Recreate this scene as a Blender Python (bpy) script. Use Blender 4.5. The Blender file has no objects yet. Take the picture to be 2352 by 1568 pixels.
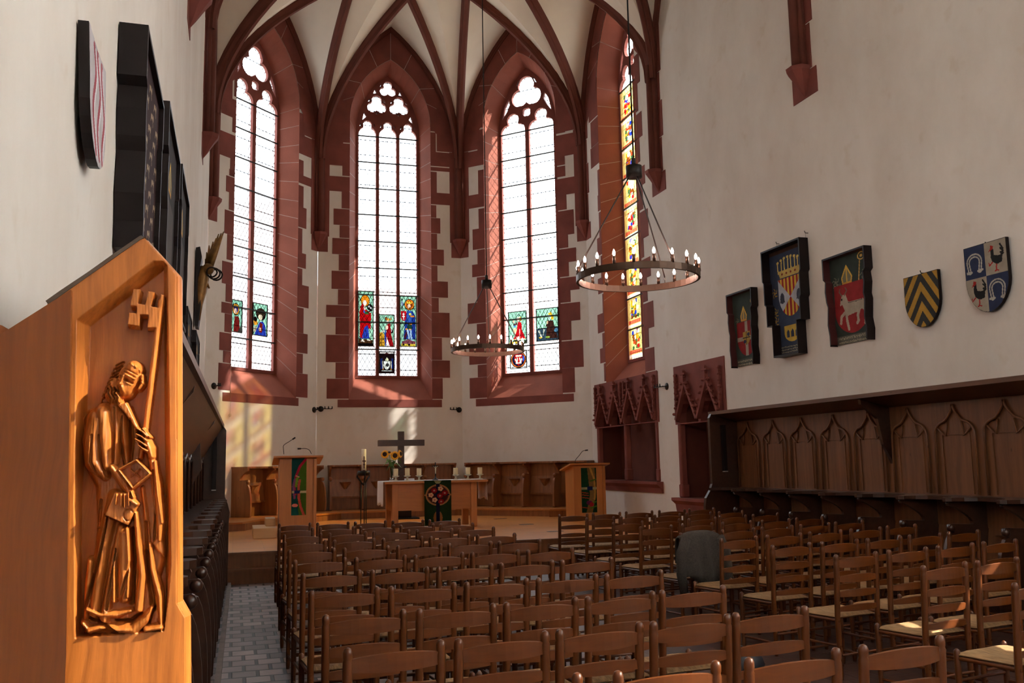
import bpy, math, random
import numpy as np
from mathutils import Vector, Matrix
from mathutils.geometry import tessellate_polygon
random.seed(7)
SC = bpy.context.scene
COL = SC.collection
# ---------------------------------------------------------------- camera
FPX, YAW, PITCH, ROLL, H = 2097.465, 0.295008, 0.131855, -0.018884, 1.62
_fw = np.array([math.sin(YAW)*math.cos(PITCH), math.cos(YAW)*math.cos(PITCH), math.sin(PITCH)])
_r0 = np.array([math.cos(YAW), -math.sin(YAW), 0.0]); _u0 = np.cross(_r0, _fw)
_c, _s = math.cos(ROLL), math.sin(ROLL)
_R = _c*_r0 + _s*_u0; _U = -_s*_r0 + _c*_u0
cd = bpy.data.cameras.new('camera'); cam = bpy.data.objects.new('camera', cd); COL.objects.link(cam)
cd.sensor_width = 36.0; cd.lens = FPX/2352*36.0; cd.clip_start = 0.05; cd.clip_end = 300
m = Matrix.Identity(4)
for i in range(3):
    m[i][0] = _R[i]; m[i][1] = _U[i]; m[i][2] = -_fw[i]
m[2][3] = H
cam.matrix_world = m
SC.camera = cam
SC.view_settings.view_transform = 'Standard'; SC.view_settings.look = 'None'
SC.view_settings.gamma = 1.0; SC.view_settings.exposure = 2.35
SC.view_settings.use_curve_mapping = False
SC.cycles.use_denoising = True
SC.cycles.max_bounces = 7; SC.cycles.diffuse_bounces = 5; SC.cycles.glossy_bounces = 3
SC.cycles.transmission_bounces = 4; SC.cycles.transparent_max_bounces = 12
SC.cycles.sample_clamp_indirect = 6.0
SC.cycles.caustics_reflective = False; SC.cycles.caustics_refractive = False
# ---------------------------------------------------------------- sky and sun
W = bpy.data.worlds.new('sky'); SC.world = W; W.use_nodes = True
nt = W.node_tree; bg = nt.nodes['Background']
bg.inputs['Color'].default_value = (0.84, 0.94, 1.0, 1); bg.inputs['Strength'].default_value = 7.0
sl = bpy.data.lights.new('sun', 'SUN'); sun = bpy.data.objects.new('sun', sl); COL.objects.link(sun)
sl.energy = 18.0; sl.angle = math.radians(0.9); sl.color = (1.0, 0.90, 0.76)
SUN_AZ, SUN_EL = math.radians(19), math.radians(37)
_sd = Vector((math.cos(SUN_AZ)*math.cos(SUN_EL), -math.sin(SUN_AZ)*math.cos(SUN_EL), math.sin(SUN_EL)))
sun.rotation_euler = _sd.to_track_quat('Z', 'Y').to_euler(); sun.location = (30, 0, 30)

def ray(px, py): return _fw + (px-1176)/FPX*_R - (py-784)/FPX*_U
def hit(px, py, P, n):
    d = ray(px, py); n = np.array(n, float); P = np.array(P, float)-[0, 0, H]
    return d*(P@n/(d@n))+[0, 0, H]
def onz(px, py, z): return hit(px, py, (0, 0, z), (0, 0, 1))
def onx(px, py, x): return hit(px, py, (x, 0, 0), (1, 0, 0))
def ony(px, py, y): return hit(px, py, (0, y, 0), (0, 1, 0))
# room numbers (metres)
XL, XR = -0.638, 7.962
XA, XB, YE, YN = 1.859, 5.466, 22.407, 19.911
Y2, Y3 = 15.95, 11.06
YBK = -5.0
D45 = math.sqrt(0.5)
SIDE = 3.607
STAGE = 0.42
# ---------------------------------------------------------------- materials
def lin(c):
    c = [x/255.0 for x in c]
    return tuple((x/12.92 if x <= 0.04045 else ((x+0.055)/1.055)**2.4) for x in c)
def new_mat(name):
    mt = bpy.data.materials.new(name); mt.use_nodes = True
    return mt, mt.node_tree, mt.node_tree.nodes['Principled BSDF']
def N(nt, t, **k):
    n = nt.nodes.new(t)
    for a, b in k.items(): setattr(n, a, b)
    return n
def basic(name, col, rough=0.6, metal=0.0, var=0.12, scale=6.0, bump=0.0, bscale=40.0, spec=0.5, stretch=(1, 1, 1)):
    mt, nt, b = new_mat(name)
    b.inputs['Roughness'].default_value = rough; b.inputs['Metallic'].default_value = metal
    b.inputs['Specular IOR Level'].default_value = spec
    tc = N(nt, 'ShaderNodeTexCoord'); mp = N(nt, 'ShaderNodeMapping'); mp.inputs['Scale'].default_value = stretch
    nt.links.new(tc.outputs['Object'], mp.inputs['Vector'])
    no = N(nt, 'ShaderNodeTexNoise'); no.inputs['Scale'].default_value = scale; no.inputs['Detail'].default_value = 5
    nt.links.new(mp.outputs[0], no.inputs['Vector'])
    cr = N(nt, 'ShaderNodeValToRGB')
    cr.color_ramp.elements[0].position = 0.3; cr.color_ramp.elements[1].position = 0.7
    cr.color_ramp.elements[0].color = tuple(x*(1-var) for x in col)+(1,)
    cr.color_ramp.elements[1].color = tuple(min(1, x*(1+var)) for x in col)+(1,)
    nt.links.new(no.outputs['Fac'], cr.inputs['Fac']); nt.links.new(cr.outputs[0], b.inputs['Base Color'])
    if bump:
        n2 = N(nt, 'ShaderNodeTexNoise'); n2.inputs['Scale'].default_value = bscale; n2.inputs['Detail'].default_value = 4
        nt.links.new(mp.outputs[0], n2.inputs['Vector'])
        bp = N(nt, 'ShaderNodeBump'); bp.inputs['Strength'].default_value = bump; bp.inputs['Distance'].default_value = 0.01
        nt.links.new(n2.outputs['Fac'], bp.inputs['Height']); nt.links.new(bp.outputs[0], b.inputs['Normal'])
    return mt
def wood(name, col, rough=0.42, axis=2, dens=26.0, var=0.30, bump=0.15, knots=True, coat=0.0):
    """grain runs along the given object axis"""
    mt, nt, b = new_mat(name)
    b.inputs['Roughness'].default_value = rough
    if coat: b.inputs['Coat Weight'].default_value = coat; b.inputs['Coat Roughness'].default_value = 0.25
    tc = N(nt, 'ShaderNodeTexCoord'); mp = N(nt, 'ShaderNodeMapping')
    sc = [1, 1, 1]; sc[axis] = 0.05; mp.inputs['Scale'].default_value = sc
    nt.links.new(tc.outputs['Object'], mp.inputs['Vector'])
    wob = N(nt, 'ShaderNodeTexNoise'); wob.inputs['Scale'].default_value = 2.2; wob.inputs['Detail'].default_value = 2
    nt.links.new(tc.outputs['Object'], wob.inputs['Vector'])
    add = N(nt, 'ShaderNodeVectorMath', operation='MULTIPLY_ADD')
    nt.links.new(wob.outputs['Color'], add.inputs[0]); add.inputs[1].default_value = (0.08, 0.08, 0.02)
    nt.links.new(mp.outputs[0], add.inputs[2])
    no = N(nt, 'ShaderNodeTexNoise'); no.inputs['Scale'].default_value = dens; no.inputs['Detail'].default_value = 6
    no.inputs['Roughness'].default_value = 0.6
    nt.links.new(add.outputs[0], no.inputs['Vector'])
    cr = N(nt, 'ShaderNodeValToRGB')
    cr.color_ramp.elements[0].position = 0.32; cr.color_ramp.elements[1].position = 0.68
    cr.color_ramp.elements[0].color = (col[0]*(1-var), col[1]*(1-var*1.15), col[2]*(1-var*1.3), 1)
    cr.color_ramp.elements[1].color = tuple(min(1, x*(1+var*0.6)) for x in col)+(1,)
    nt.links.new(no.outputs['Fac'], cr.inputs['Fac'])
    last = cr.outputs[0]
    if knots:
        vo = N(nt, 'ShaderNodeTexVoronoi'); vo.inputs['Scale'].default_value = 2.6
        mk = N(nt, 'ShaderNodeMapping'); s2 = [2.2, 2.2, 2.2]; s2[axis] = 1.0; mk.inputs['Scale'].default_value = s2
        nt.links.new(tc.outputs['Object'], mk.inputs['Vector']); nt.links.new(mk.outputs[0], vo.inputs['Vector'])
        kr = N(nt, 'ShaderNodeValToRGB'); kr.color_ramp.elements[0].position = 0.03; kr.color_ramp.elements[1].position = 0.075
        kr.color_ramp.elements[0].color = (0.35, 0.25, 0.2, 1); kr.color_ramp.elements[1].color = (1, 1, 1, 1)
        nt.links.new(vo.outputs['Distance'], kr.inputs['Fac'])
        mx = N(nt, 'ShaderNodeMixRGB', blend_type='MULTIPLY'); mx.inputs[0].default_value = 0.8
        nt.links.new(last, mx.inputs[1]); nt.links.new(kr.outputs[0], mx.inputs[2]); last = mx.outputs[0]
    nt.links.new(last, b.inputs['Base Color'])
    bp = N(nt, 'ShaderNodeBump'); bp.inputs['Strength'].default_value = bump; bp.inputs['Distance'].default_value = 0.004
    nt.links.new(no.outputs['Fac'], bp.inputs['Height']); nt.links.new(bp.outputs[0], b.inputs['Normal'])
    return mt
M = {}
def plaster():
    mt, nt, b = new_mat('plaster'); b.inputs['Roughness'].default_value = 0.9; b.inputs['Specular IOR Level'].default_value = 0.25
    tc = N(nt, 'ShaderNodeTexCoord')
    n1 = N(nt, 'ShaderNodeTexNoise'); n1.inputs['Scale'].default_value = 0.9; n1.inputs['Detail'].default_value = 8; n1.inputs['Roughness'].default_value = 0.62
    mp = N(nt, 'ShaderNodeMapping'); mp.inputs['Scale'].default_value = (1, 1, 0.6)
    nt.links.new(tc.outputs['Object'], mp.inputs['Vector']); nt.links.new(mp.outputs[0], n1.inputs['Vector'])
    cr = N(nt, 'ShaderNodeValToRGB'); cr.color_ramp.elements[0].position = 0.34; cr.color_ramp.elements[1].position = 0.66
    cr.color_ramp.elements[0].color = (0.64, 0.58, 0.52, 1); cr.color_ramp.elements[1].color = (0.73, 0.69, 0.64, 1)
    nt.links.new(n1.outputs['Fac'], cr.inputs['Fac'])
    n2 = N(nt, 'ShaderNodeTexNoise'); n2.inputs['Scale'].default_value = 3.1; n2.inputs['Detail'].default_value = 6
    nt.links.new(tc.outputs['Object'], n2.inputs['Vector'])
    c2 = N(nt, 'ShaderNodeValToRGB'); c2.color_ramp.elements[0].position = 0.62; c2.color_ramp.elements[1].position = 0.74
    c2.color_ramp.elements[0].color = (1, 1, 1, 1); c2.color_ramp.elements[1].color = (0.93, 0.90, 0.86, 1)
    nt.links.new(n2.outputs['Fac'], c2.inputs['Fac'])
    mx = N(nt, 'ShaderNodeMixRGB', blend_type='MULTIPLY'); mx.inputs[0].default_value = 1
    nt.links.new(cr.outputs[0], mx.inputs[1]); nt.links.new(c2.outputs[0], mx.inputs[2])
    nt.links.new(mx.outputs[0], b.inputs['Base Color'])
    bp = N(nt, 'ShaderNodeBump'); bp.inputs['Strength'].default_value = 0.35; bp.inputs['Distance'].default_value = 0.03
    nt.links.new(n1.outputs['Fac'], bp.inputs['Height']); nt.links.new(bp.outputs[0], b.inputs['Normal'])
    return mt
M['plaster'] = plaster()
M['web'] = basic('vault_plaster', (0.74, 0.66, 0.56), 0.9, var=0.04, scale=2, spec=0.2)
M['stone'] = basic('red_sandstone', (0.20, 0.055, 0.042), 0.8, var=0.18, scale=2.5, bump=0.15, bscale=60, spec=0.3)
M['stone_shaded'] = basic('shaded_sandstone', (0.125, 0.034, 0.022), 0.8, var=0.12, scale=3, spec=0.3)  # sandstone copy darkened: vault and recess shade is put into the colour
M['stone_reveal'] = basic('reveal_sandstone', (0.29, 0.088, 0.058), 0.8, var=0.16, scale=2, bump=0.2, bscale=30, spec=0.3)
M['mortar'] = basic('mortar', (0.55, 0.42, 0.38), 0.9, var=0.05)
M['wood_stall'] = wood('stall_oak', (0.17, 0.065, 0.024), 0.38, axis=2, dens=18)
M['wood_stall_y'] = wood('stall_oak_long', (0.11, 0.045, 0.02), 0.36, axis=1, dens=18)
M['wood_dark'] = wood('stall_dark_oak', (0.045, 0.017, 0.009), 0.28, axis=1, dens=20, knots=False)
M['wood_apse'] = wood('apse_stall_pine', (0.27, 0.10, 0.03), 0.42, axis=2, dens=16)
M['wood_carved'] = wood('carved_pine', (0.50, 0.165, 0.030), 0.36, axis=2, dens=42, var=0.34, bump=0.35)
M['wood_pine'] = wood('new_pine', (0.24, 0.062, 0.005), 0.45, axis=2, dens=60, var=0.16, bump=0.1)
M['wood_roof'] = wood('weathered_board', (0.10, 0.07, 0.05), 0.8, axis=0, dens=30)
M['wood_chair'] = wood('chair_beech', (0.12, 0.031, 0.0035), 0.38, axis=0, dens=36, var=0.22, bump=0.08, knots=False, coat=0.08)
M['wood_chair_z'] = wood('chair_beech_post', (0.112, 0.029, 0.0035), 0.38, axis=2, dens=36, var=0.18, bump=0.06, knots=False, coat=0.08)
M['wood_furn'] = wood('altar_beech', (0.47, 0.175, 0.042), 0.36, axis=0, dens=30, var=0.10, bump=0.04, knots=False)
M['wood_furn_z'] = wood('lectern_beech', (0.50, 0.19, 0.048), 0.36, axis=2, dens=30, var=0.10, bump=0.04, knots=False)
M['wood_block'] = wood('pale_block', (0.55, 0.33, 0.15), 0.5, axis=0, dens=20, var=0.06, bump=0.03, knots=False)
M['rush'] = basic('rush_seat', (0.34, 0.20, 0.085), 0.75, var=0.35, scale=60, bump=0.5, bscale=120, stretch=(1, 0.15, 1))
M['iron'] = basic('black_iron', (0.018, 0.015, 0.013), 0.42, metal=0.6, var=0.1)
M['ring'] = basic('bronzed_iron', (0.075, 0.043, 0.028), 0.35, metal=0.7, var=0.1)
M['brass'] = basic('brass', (0.55, 0.36, 0.12), 0.3, metal=0.9, var=0.05)
M['pewter'] = basic('pewter', (0.55, 0.50, 0.36), 0.35, metal=0.8, var=0.05)
M['black'] = basic('black_paint', (0.010, 0.006, 0.006), 0.45, var=0.1, spec=0.2)
M['darkred'] = basic('dark_red_paint', (0.075, 0.016, 0.015), 0.45, var=0.1)
M['wax'] = basic('candle_wax', (0.80, 0.68, 0.42), 0.45, var=0.04)
M['waxwhite'] = basic('white_wax', (0.85, 0.82, 0.70), 0.45, var=0.03)
M['cloth'] = basic('white_linen', (0.80, 0.76, 0.76), 0.85, var=0.03)
M['gold'] = basic('old_gilding', (0.20, 0.105, 0.03), 0.4, metal=0.6, var=0.35, scale=12)
M['jacket'] = basic('grey_wool', (0.055, 0.044, 0.036), 0.95, var=0.35, scale=70, bump=0.6, bscale=200)
M['bag'] = basic('dark_bag', (0.012, 0.013, 0.018), 0.5, var=0.2)
M['petal'] = basic('sunflower_petal', (0.90, 0.42, 0.015), 0.6, var=0.15)
M['seed'] = basic('sunflower_centre', (0.035, 0.012, 0.006), 0.8, var=0.2)
M['leaf'] = basic('leaf_green', (0.10, 0.22, 0.035), 0.5, var=0.3, scale=20)
M['silver'] = basic('silver_paint', (0.62, 0.60, 0.60), 0.35, metal=0.3, var=0.06)
M['cream'] = basic('white_metal', (0.6, 0.6, 0.58), 0.5)
M['kerb'] = basic('kerb_stone', (0.19, 0.15, 0.135), 0.8, var=0.2, scale=8)
M['rod'] = basic('grey_rod', (0.05, 0.035, 0.03), 0.4, metal=0.4)
def emit(name, col, s):
    mt = bpy.data.materials.new(name); mt.use_nodes = True; nt = mt.node_tree
    nt.nodes.remove(nt.nodes['Principled BSDF']); e = N(nt, 'ShaderNodeEmission')
    e.inputs[0].default_value = col+(1,); e.inputs[1].default_value = s
    nt.links.new(e.outputs[0], nt.nodes['Material Output'].inputs[0]); return mt
M['bulb'] = emit('lit_bulb', (1.0, 0.62, 0.50), 30.0)
def floor_mat():
    mt, nt, b = new_mat('brick_floor'); b.inputs['Roughness'].default_value = 0.5
    tc = N(nt, 'ShaderNodeTexCoord'); sp = N(nt, 'ShaderNodeSeparateXYZ'); nt.links.new(tc.outputs['Object'], sp.inputs[0])
    def br(c1, c2, mo, w, h, off, ms):
        k = N(nt, 'ShaderNodeTexBrick'); k.offset = off; k.offset_frequency = 2
        k.inputs['Color1'].default_value = c1; k.inputs['Color2'].default_value = c2; k.inputs['Mortar'].default_value = mo
        k.inputs['Scale'].default_value = 1.0; k.inputs['Brick Width'].default_value = w; k.inputs['Row Height'].default_value = h
        k.inputs['Mortar Size'].default_value = ms; k.inputs['Mortar Smooth'].default_value = 0.3; k.inputs['Bias'].default_value = 0.0
        nt.links.new(tc.outputs['Object'], k.inputs['Vector']); return k
    a = br((0.34, 0.26, 0.24, 1), (0.10, 0.07, 0.065, 1), (0.02, 0.016, 0.014, 1), 0.21, 0.22, 0.5, 0.016)
    c = br((0.075, 0.030, 0.020, 1), (0.05, 0.02, 0.015, 1), (0.045, 0.03, 0.025, 1), 0.26, 0.26, 0.5, 0.007)
    mr = N(nt, 'ShaderNodeMapRange'); mr.inputs['From Min'].default_value = 1.9; mr.inputs['From Max'].default_value = 1.95
    nt.links.new(sp.outputs['X'], mr.inputs[0])
    mx = N(nt, 'ShaderNodeMixRGB'); nt.links.new(mr.outputs[0], mx.inputs[0]); nt.links.new(a.outputs[0], mx.inputs[1]); nt.links.new(c.outputs[0], mx.inputs[2])
    no = N(nt, 'ShaderNodeTexNoise'); no.inputs['Scale'].default_value = 5; no.inputs['Detail'].default_value = 6
    nt.links.new(tc.outputs['Object'], no.inputs['Vector'])
    m2 = N(nt, 'ShaderNodeMixRGB', blend_type='OVERLAY'); m2.inputs[0].default_value = 0.45
    nt.links.new(mx.outputs[0], m2.inputs[1]); nt.links.new(no.outputs['Fac'], m2.inputs[2]); nt.links.new(m2.outputs[0], b.inputs['Base Color'])
    bp = N(nt, 'ShaderNodeBump'); bp.inputs['Strength'].default_value = 0.6; bp.inputs['Distance'].default_value = 0.006; bp.invert = True
    nt.links.new(a.outputs['Fac'], bp.inputs['Height']); nt.links.new(bp.outputs[0], b.inputs['Normal'])
    return mt
M['floor'] = floor_mat()
def parquet():
    mt, nt, b = new_mat('stage_parquet'); b.inputs['Roughness'].default_value = 0.30
    tc = N(nt, 'ShaderNodeTexCoord')
    k = N(nt, 'ShaderNodeTexBrick'); k.offset = 0.5
    k.inputs['Color1'].default_value = (0.60, 0.235, 0.05, 1); k.inputs['Color2'].default_value = (0.50, 0.19, 0.04, 1); k.inputs['Mortar'].default_value = (0.2, 0.09, 0.03, 1)
    k.inputs['Scale'].default_value = 1; k.inputs['Brick Width'].default_value = 0.9; k.inputs['Row Height'].default_value = 0.14; k.inputs['Mortar Size'].default_value = 0.003
    nt.links.new(tc.outputs['Object'], k.inputs['Vector'])
    no = N(nt, 'ShaderNodeTexNoise'); no.inputs['Scale'].default_value = 9; mp = N(nt, 'ShaderNodeMapping'); mp.inputs['Scale'].default_value = (0.2, 2.5, 1)
    nt.links.new(tc.outputs['Object'], mp.inputs[0]); nt.links.new(mp.outputs[0], no.inputs['Vector'])
    m2 = N(nt, 'ShaderNodeMixRGB', blend_type='OVERLAY'); m2.inputs[0].default_value = 0.35
    nt.links.new(k.outputs[0], m2.inputs[1]); nt.links.new(no.outputs['Fac'], m2.inputs[2]); nt.links.new(m2.outputs[0], b.inputs['Base Color'])
    return mt
M['parquet'] = parquet()
def glass_mat(name, tint, haze):
    """old leaded diamond glass: clear, a little milky, with lead cames"""
    mt = bpy.data.materials.new(name); mt.use_nodes = True; nt = mt.node_tree
    nt.nodes.remove(nt.nodes['Principled BSDF']); out = nt.nodes['Material Output']
    tc = N(nt, 'ShaderNodeTexCoord'); sp = N(nt, 'ShaderNodeSeparateXYZ'); nt.links.new(tc.outputs['Object'], sp.inputs[0])
    def ma(op, a, b=None):
        n = N(nt, 'ShaderNodeMath', operation=op)
        for i, v in enumerate((a, b)):
            if v is None: continue
            if isinstance(v, (int, float)): n.inputs[i].default_value = v
            else: nt.links.new(v, n.inputs[i])
        return n.outputs[0]
    s = ma('DIVIDE', sp.outputs['X'], 0.115); z = ma('DIVIDE', sp.outputs['Z'], 0.20)
    def line(v, t):
        f = ma('FRACT', v); g = ma('ABSOLUTE', ma('SUBTRACT', f, 0.5)); return ma('GREATER_THAN', g, 0.5-t)
    l = ma('MAXIMUM', ma('MAXIMUM', line(ma('ADD', s, z), 0.055), line(ma('SUBTRACT', s, z), 0.055)), line(ma('DIVIDE', sp.outputs['Z'], 0.40), 0.022))
    no = N(nt, 'ShaderNodeTexNoise'); no.inputs['Scale'].default_value = 6; nt.links.new(tc.outputs['Object'], no.inputs['Vector'])
    cr = N(nt, 'ShaderNodeValToRGB'); cr.color_ramp.elements[0].position = 0.3; cr.color_ramp.elements[1].position = 0.7
    cr.color_ramp.elements[0].color = tuple(x*0.86 for x in tint)+(1,); cr.color_ramp.elements[1].color = tint+(1,)
    nt.links.new(no.outputs['Fac'], cr.inputs['Fac'])
    tr = N(nt, 'ShaderNodeBsdfTransparent'); nt.links.new(cr.outputs[0], tr.inputs[0])
    tl = N(nt, 'ShaderNodeBsdfTranslucent'); tl.inputs[0].default_value = (0.28, 0.29, 0.30, 1) if haze < 0.9 else tuple(x*2.0 for x in tint)+(1,)
    mx = N(nt, 'ShaderNodeMixShader'); mx.inputs[0].default_value = haze
    nt.links.new(tr.outputs[0], mx.inputs[1]); nt.links.new(tl.outputs[0], mx.inputs[2])
    ld = N(nt, 'ShaderNodeBsdfDiffuse'); ld.inputs[0].default_value = (0.03, 0.03, 0.035, 1)
    m2 = N(nt, 'ShaderNodeMixShader'); nt.links.new(l, m2.inputs[0]); nt.links.new(mx.outputs[0], m2.inputs[1]); nt.links.new(ld.outputs[0], m2.inputs[2])
    nt.links.new(m2.outputs[0], out.inputs[0]); return mt
M['glass'] = glass_mat('leaded_glass', (0.26, 0.27, 0.28), 0.35)
M['glass_milky'] = glass_mat('milky_leaded_glass', (0.14, 0.145, 0.15), 0.97)
M['glass_milky_bright'] = glass_mat('bright_milky_leaded_glass', (0.42, 0.43, 0.44), 0.97)
M['glass_half'] = glass_mat('grey_leaded_glass', (0.155, 0.155, 0.145), 0.03)
M['glass_clear'] = glass_mat('leaded_glass_plain', (0.92, 0.94, 0.92), 0.03)
def paint_mat(name, rough=0.55):
    mt, nt, b = new_mat(name); at = N(nt, 'ShaderNodeAttribute'); at.attribute_name = 'Col'
    b.inputs['Roughness'].default_value = rough; b.inputs['Specular IOR Level'].default_value = 0.2
    no = N(nt, 'ShaderNodeTexNoise'); no.inputs['Scale'].default_value = 9; no.inputs['Detail'].default_value = 6
    tc = N(nt, 'ShaderNodeTexCoord'); nt.links.new(tc.outputs['Object'], no.inputs['Vector'])
    mx = N(nt, 'ShaderNodeMixRGB', blend_type='OVERLAY'); mx.inputs[0].default_value = 0.35
    nt.links.new(at.outputs['Color'], mx.inputs[1]); nt.links.new(no.outputs['Fac'], mx.inputs[2])
    nt.links.new(mx.outputs[0], b.inputs['Base Color']); return mt
M['paint'] = paint_mat('old_panel_paint', 0.8); M['textile'] = paint_mat('tapestry_cloth', 0.95)
def stained():
    mt = bpy.data.materials.new('stained_glass'); mt.use_nodes = True; nt = mt.node_tree
    nt.nodes.remove(nt.nodes['Principled BSDF']); at = N(nt, 'ShaderNodeAttribute'); at.attribute_name = 'Col'
    tr = N(nt, 'ShaderNodeBsdfTransparent'); nt.links.new(at.outputs['Color'], tr.inputs[0])
    tl = N(nt, 'ShaderNodeBsdfTranslucent'); dk = N(nt, 'ShaderNodeMixRGB', blend_type='MULTIPLY'); dk.inputs[0].default_value = 1; dk.inputs[2].default_value = (0.16, 0.16, 0.16, 1); nt.links.new(at.outputs['Color'], dk.inputs[1]); nt.links.new(dk.outputs[0], tl.inputs[0]); mx = N(nt, 'ShaderNodeMixShader'); mx.inputs[0].default_value = 0.62
    nt.links.new(tr.outputs[0], mx.inputs[1]); nt.links.new(tl.outputs[0], mx.inputs[2]); nt.links.new(mx.outputs[0], nt.nodes['Material Output'].inputs[0]); return mt
M['stained'] = stained()
def clear_glass():
    mt, nt, b = new_mat('clear_vase_glass'); b.inputs['Roughness'].default_value = 0.03
    b.inputs['Transmission Weight'].default_value = 1.0; b.inputs['Base Color'].default_value = (0.9, 0.95, 0.92, 1); return mt
M['vase'] = clear_glass()
# ---------------------------------------------------------------- mesh builder
class MB:
    def __init__(s, mtx=None): s.v = []; s.f = []; s.m = []; s.sm = []; s.T = mtx
    def pt(s, p):
        p = Vector(p)
        if s.T is not None: p = s.T @ p
        s.v.append(tuple(p)); return len(s.v)-1
    def face(s, idx, m=0, sm=False): s.f.append(tuple(idx)); s.m.append(m); s.sm.append(sm)
    def quad(s, a, b, c, d, m=0): s.face([s.pt(a), s.pt(b), s.pt(c), s.pt(d)], m)
    def box(s, x0, x1, y0, y1, z0, z1, m=0):
        i = [s.pt((x, y, z)) for x in (x0, x1) for y in (y0, y1) for z in (z0, z1)]
        for q in ((0, 1, 3, 2), (4, 6, 7, 5), (0, 4, 5, 1), (2, 3, 7, 6), (0, 2, 6, 4), (1, 5, 7, 3)): s.face([i[k] for k in q], m)
    def bbox(s, x0, x1, y0, y1, z0, z1, b=0.006, m=0):
        """box with chamfered edges along its outline (three chamfered slabs in one hull)"""
        xs = (x0, x1); ys = (y0, y1); zs = (z0, z1); P = {}
        for i in (0, 1):
            for j in (0, 1):
                for k in (0, 1):
                    sx = b if i == 0 else -b; sy = b if j == 0 else -b; sz = b if k == 0 else -b
                    P[i, j, k, 0] = s.pt((xs[i], ys[j]+sy, zs[k]+sz)); P[i, j, k, 1] = s.pt((xs[i]+sx, ys[j], zs[k]+sz)); P[i, j, k, 2] = s.pt((xs[i]+sx, ys[j]+sy, zs[k]))
        for a in (0, 1):
            s.face([P[a, 0, 0, 0], P[a, 1, 0, 0], P[a, 1, 1, 0], P[a, 0, 1, 0]], m)
            s.face([P[0, a, 0, 1], P[1, a, 0, 1], P[1, a, 1, 1], P[0, a, 1, 1]], m)
            s.face([P[0, 0, a, 2], P[1, 0, a, 2], P[1, 1, a, 2], P[0, 1, a, 2]], m)
            for c in (0, 1):
                s.face([P[a, c, 0, 0], P[a, c, 0, 1], P[a, c, 1, 1], P[a, c, 1, 0]], m)
                s.face([P[a, 0, c, 0], P[a, 0, c, 2], P[a, 1, c, 2], P[a, 1, c, 0]], m)
                s.face([P[0, a, c, 1], P[0, a, c, 2], P[1, a, c, 2], P[1, a, c, 1]], m)
                for e in (0, 1): s.face([P[a, c, e, 0], P[a, c, e, 1], P[a, c, e, 2]], m)
    def loft(s, rows, m=0, sm=True, close=False, cap=False):
        R = [[s.pt(p) for p in r] for r in rows]; n = len(R[0])
        for a, b in zip(R, R[1:]):
            for j in range(n if close else n-1): s.face([a[j], a[(j+1) % n], b[(j+1) % n], b[j]], m, sm)
        if cap: s.face(R[0][::-1], m); s.face(R[-1], m)
    def tube(s, path, r, n=8, m=0, cap=True, sm=True):
        path = [Vector(p) for p in path]; rr = r if isinstance(r, (list, tuple)) else [r]*len(path); rows = []
        t0 = (path[1]-path[0]).normalized(); a = Vector((0, 0, 1)) if abs(t0.z) < 0.9 else Vector((1, 0, 0)); u = t0.cross(a).normalized()
        for i, p in enumerate(path):
            t = ((path[min(i+1, len(path)-1)]-path[max(i-1, 0)])).normalized(); u = (u-t*u.dot(t)).normalized(); w = t.cross(u)
            rows.append([p+(u*math.cos(2*math.pi*k/n)+w*math.sin(2*math.pi*k/n))*rr[i] for k in range(n)])
        s.loft(rows, m, sm, True, cap)
    def lathe(s, prof, c=(0, 0, 0), n=12, m=0, sm=True):
        s.loft([[(c[0]+r*math.cos(2*math.pi*k/n), c[1]+r*math.sin(2*math.pi*k/n), c[2]+z) for k in range(n)] for r, z in prof], m, sm, True, True)
    def ball(s, c, r, n=8, m=0, sq=(1, 1, 1)):
        rows = []
        for i in range(1, n): 
            a = math.pi*i/n; rows.append([(c[0]+sq[0]*r*math.sin(a)*math.cos(2*math.pi*k/(n+2)), c[1]+sq[1]*r*math.sin(a)*math.sin(2*math.pi*k/(n+2)), c[2]-sq[2]*r*math.cos(a)) for k in range(n+2)])
        s.loft(rows, m, True, True, True)
    def poly(s, outer, fn, m=0, holes=()):
        """tessellated flat polygon; fn maps (a,b) to a point"""
        loops = [[Vector((a, b, 0)) for a, b in outer]]+[[Vector((a, b, 0)) for a, b in h] for h in holes]
        idx = []
        for L in loops:
            for p in L: idx.append(s.pt(fn(p.x, p.y)))
        for t in tessellate_polygon(loops): s.face([idx[k] for k in t], m)
    def prism(s, outer, f0, f1, m=0, holes=(), smside=False, backface=True):
        """plate between two surfaces f0 and f1 over a 2D outline with holes"""
        s.poly(outer, f1, m, holes)
        if backface: s.poly(outer, f0, m, holes)
        for L in (outer,)+tuple(holes):
            A = [s.pt(f0(*p)) for p in L]; B = [s.pt(f1(*p)) for p in L]; n = len(L)
            for i in range(n): s.face([A[i], A[(i+1) % n], B[(i+1) % n], B[i]], m, smside)
    def build(s, name, mats, parent=None, loc=None, rot=None):
        me = bpy.data.meshes.new(name)
        me.from_pydata(s.v, [], s.f)
        mats = mats if isinstance(mats, (list, tuple)) else [mats]
        for x in mats: me.materials.append(M[x] if isinstance(x, str) else x)
        me.polygons.foreach_set('material_index', s.m); me.polygons.foreach_set('use_smooth', s.sm)
        me.update()
        o = bpy.data.objects.new(name, me); COL.objects.link(o)
        if parent is not None: o.parent = parent
        if loc is not None: o.location = loc
        if rot is not None: o.rotation_euler = rot
        return o
def recalc(o):
    import bmesh
    b = bmesh.new(); b.from_mesh(o.data); bmesh.ops.remove_doubles(b, verts=b.verts, dist=1e-5); bmesh.ops.recalc_face_normals(b, faces=b.faces); b.to_mesh(o.data); b.free(); return o
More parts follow.
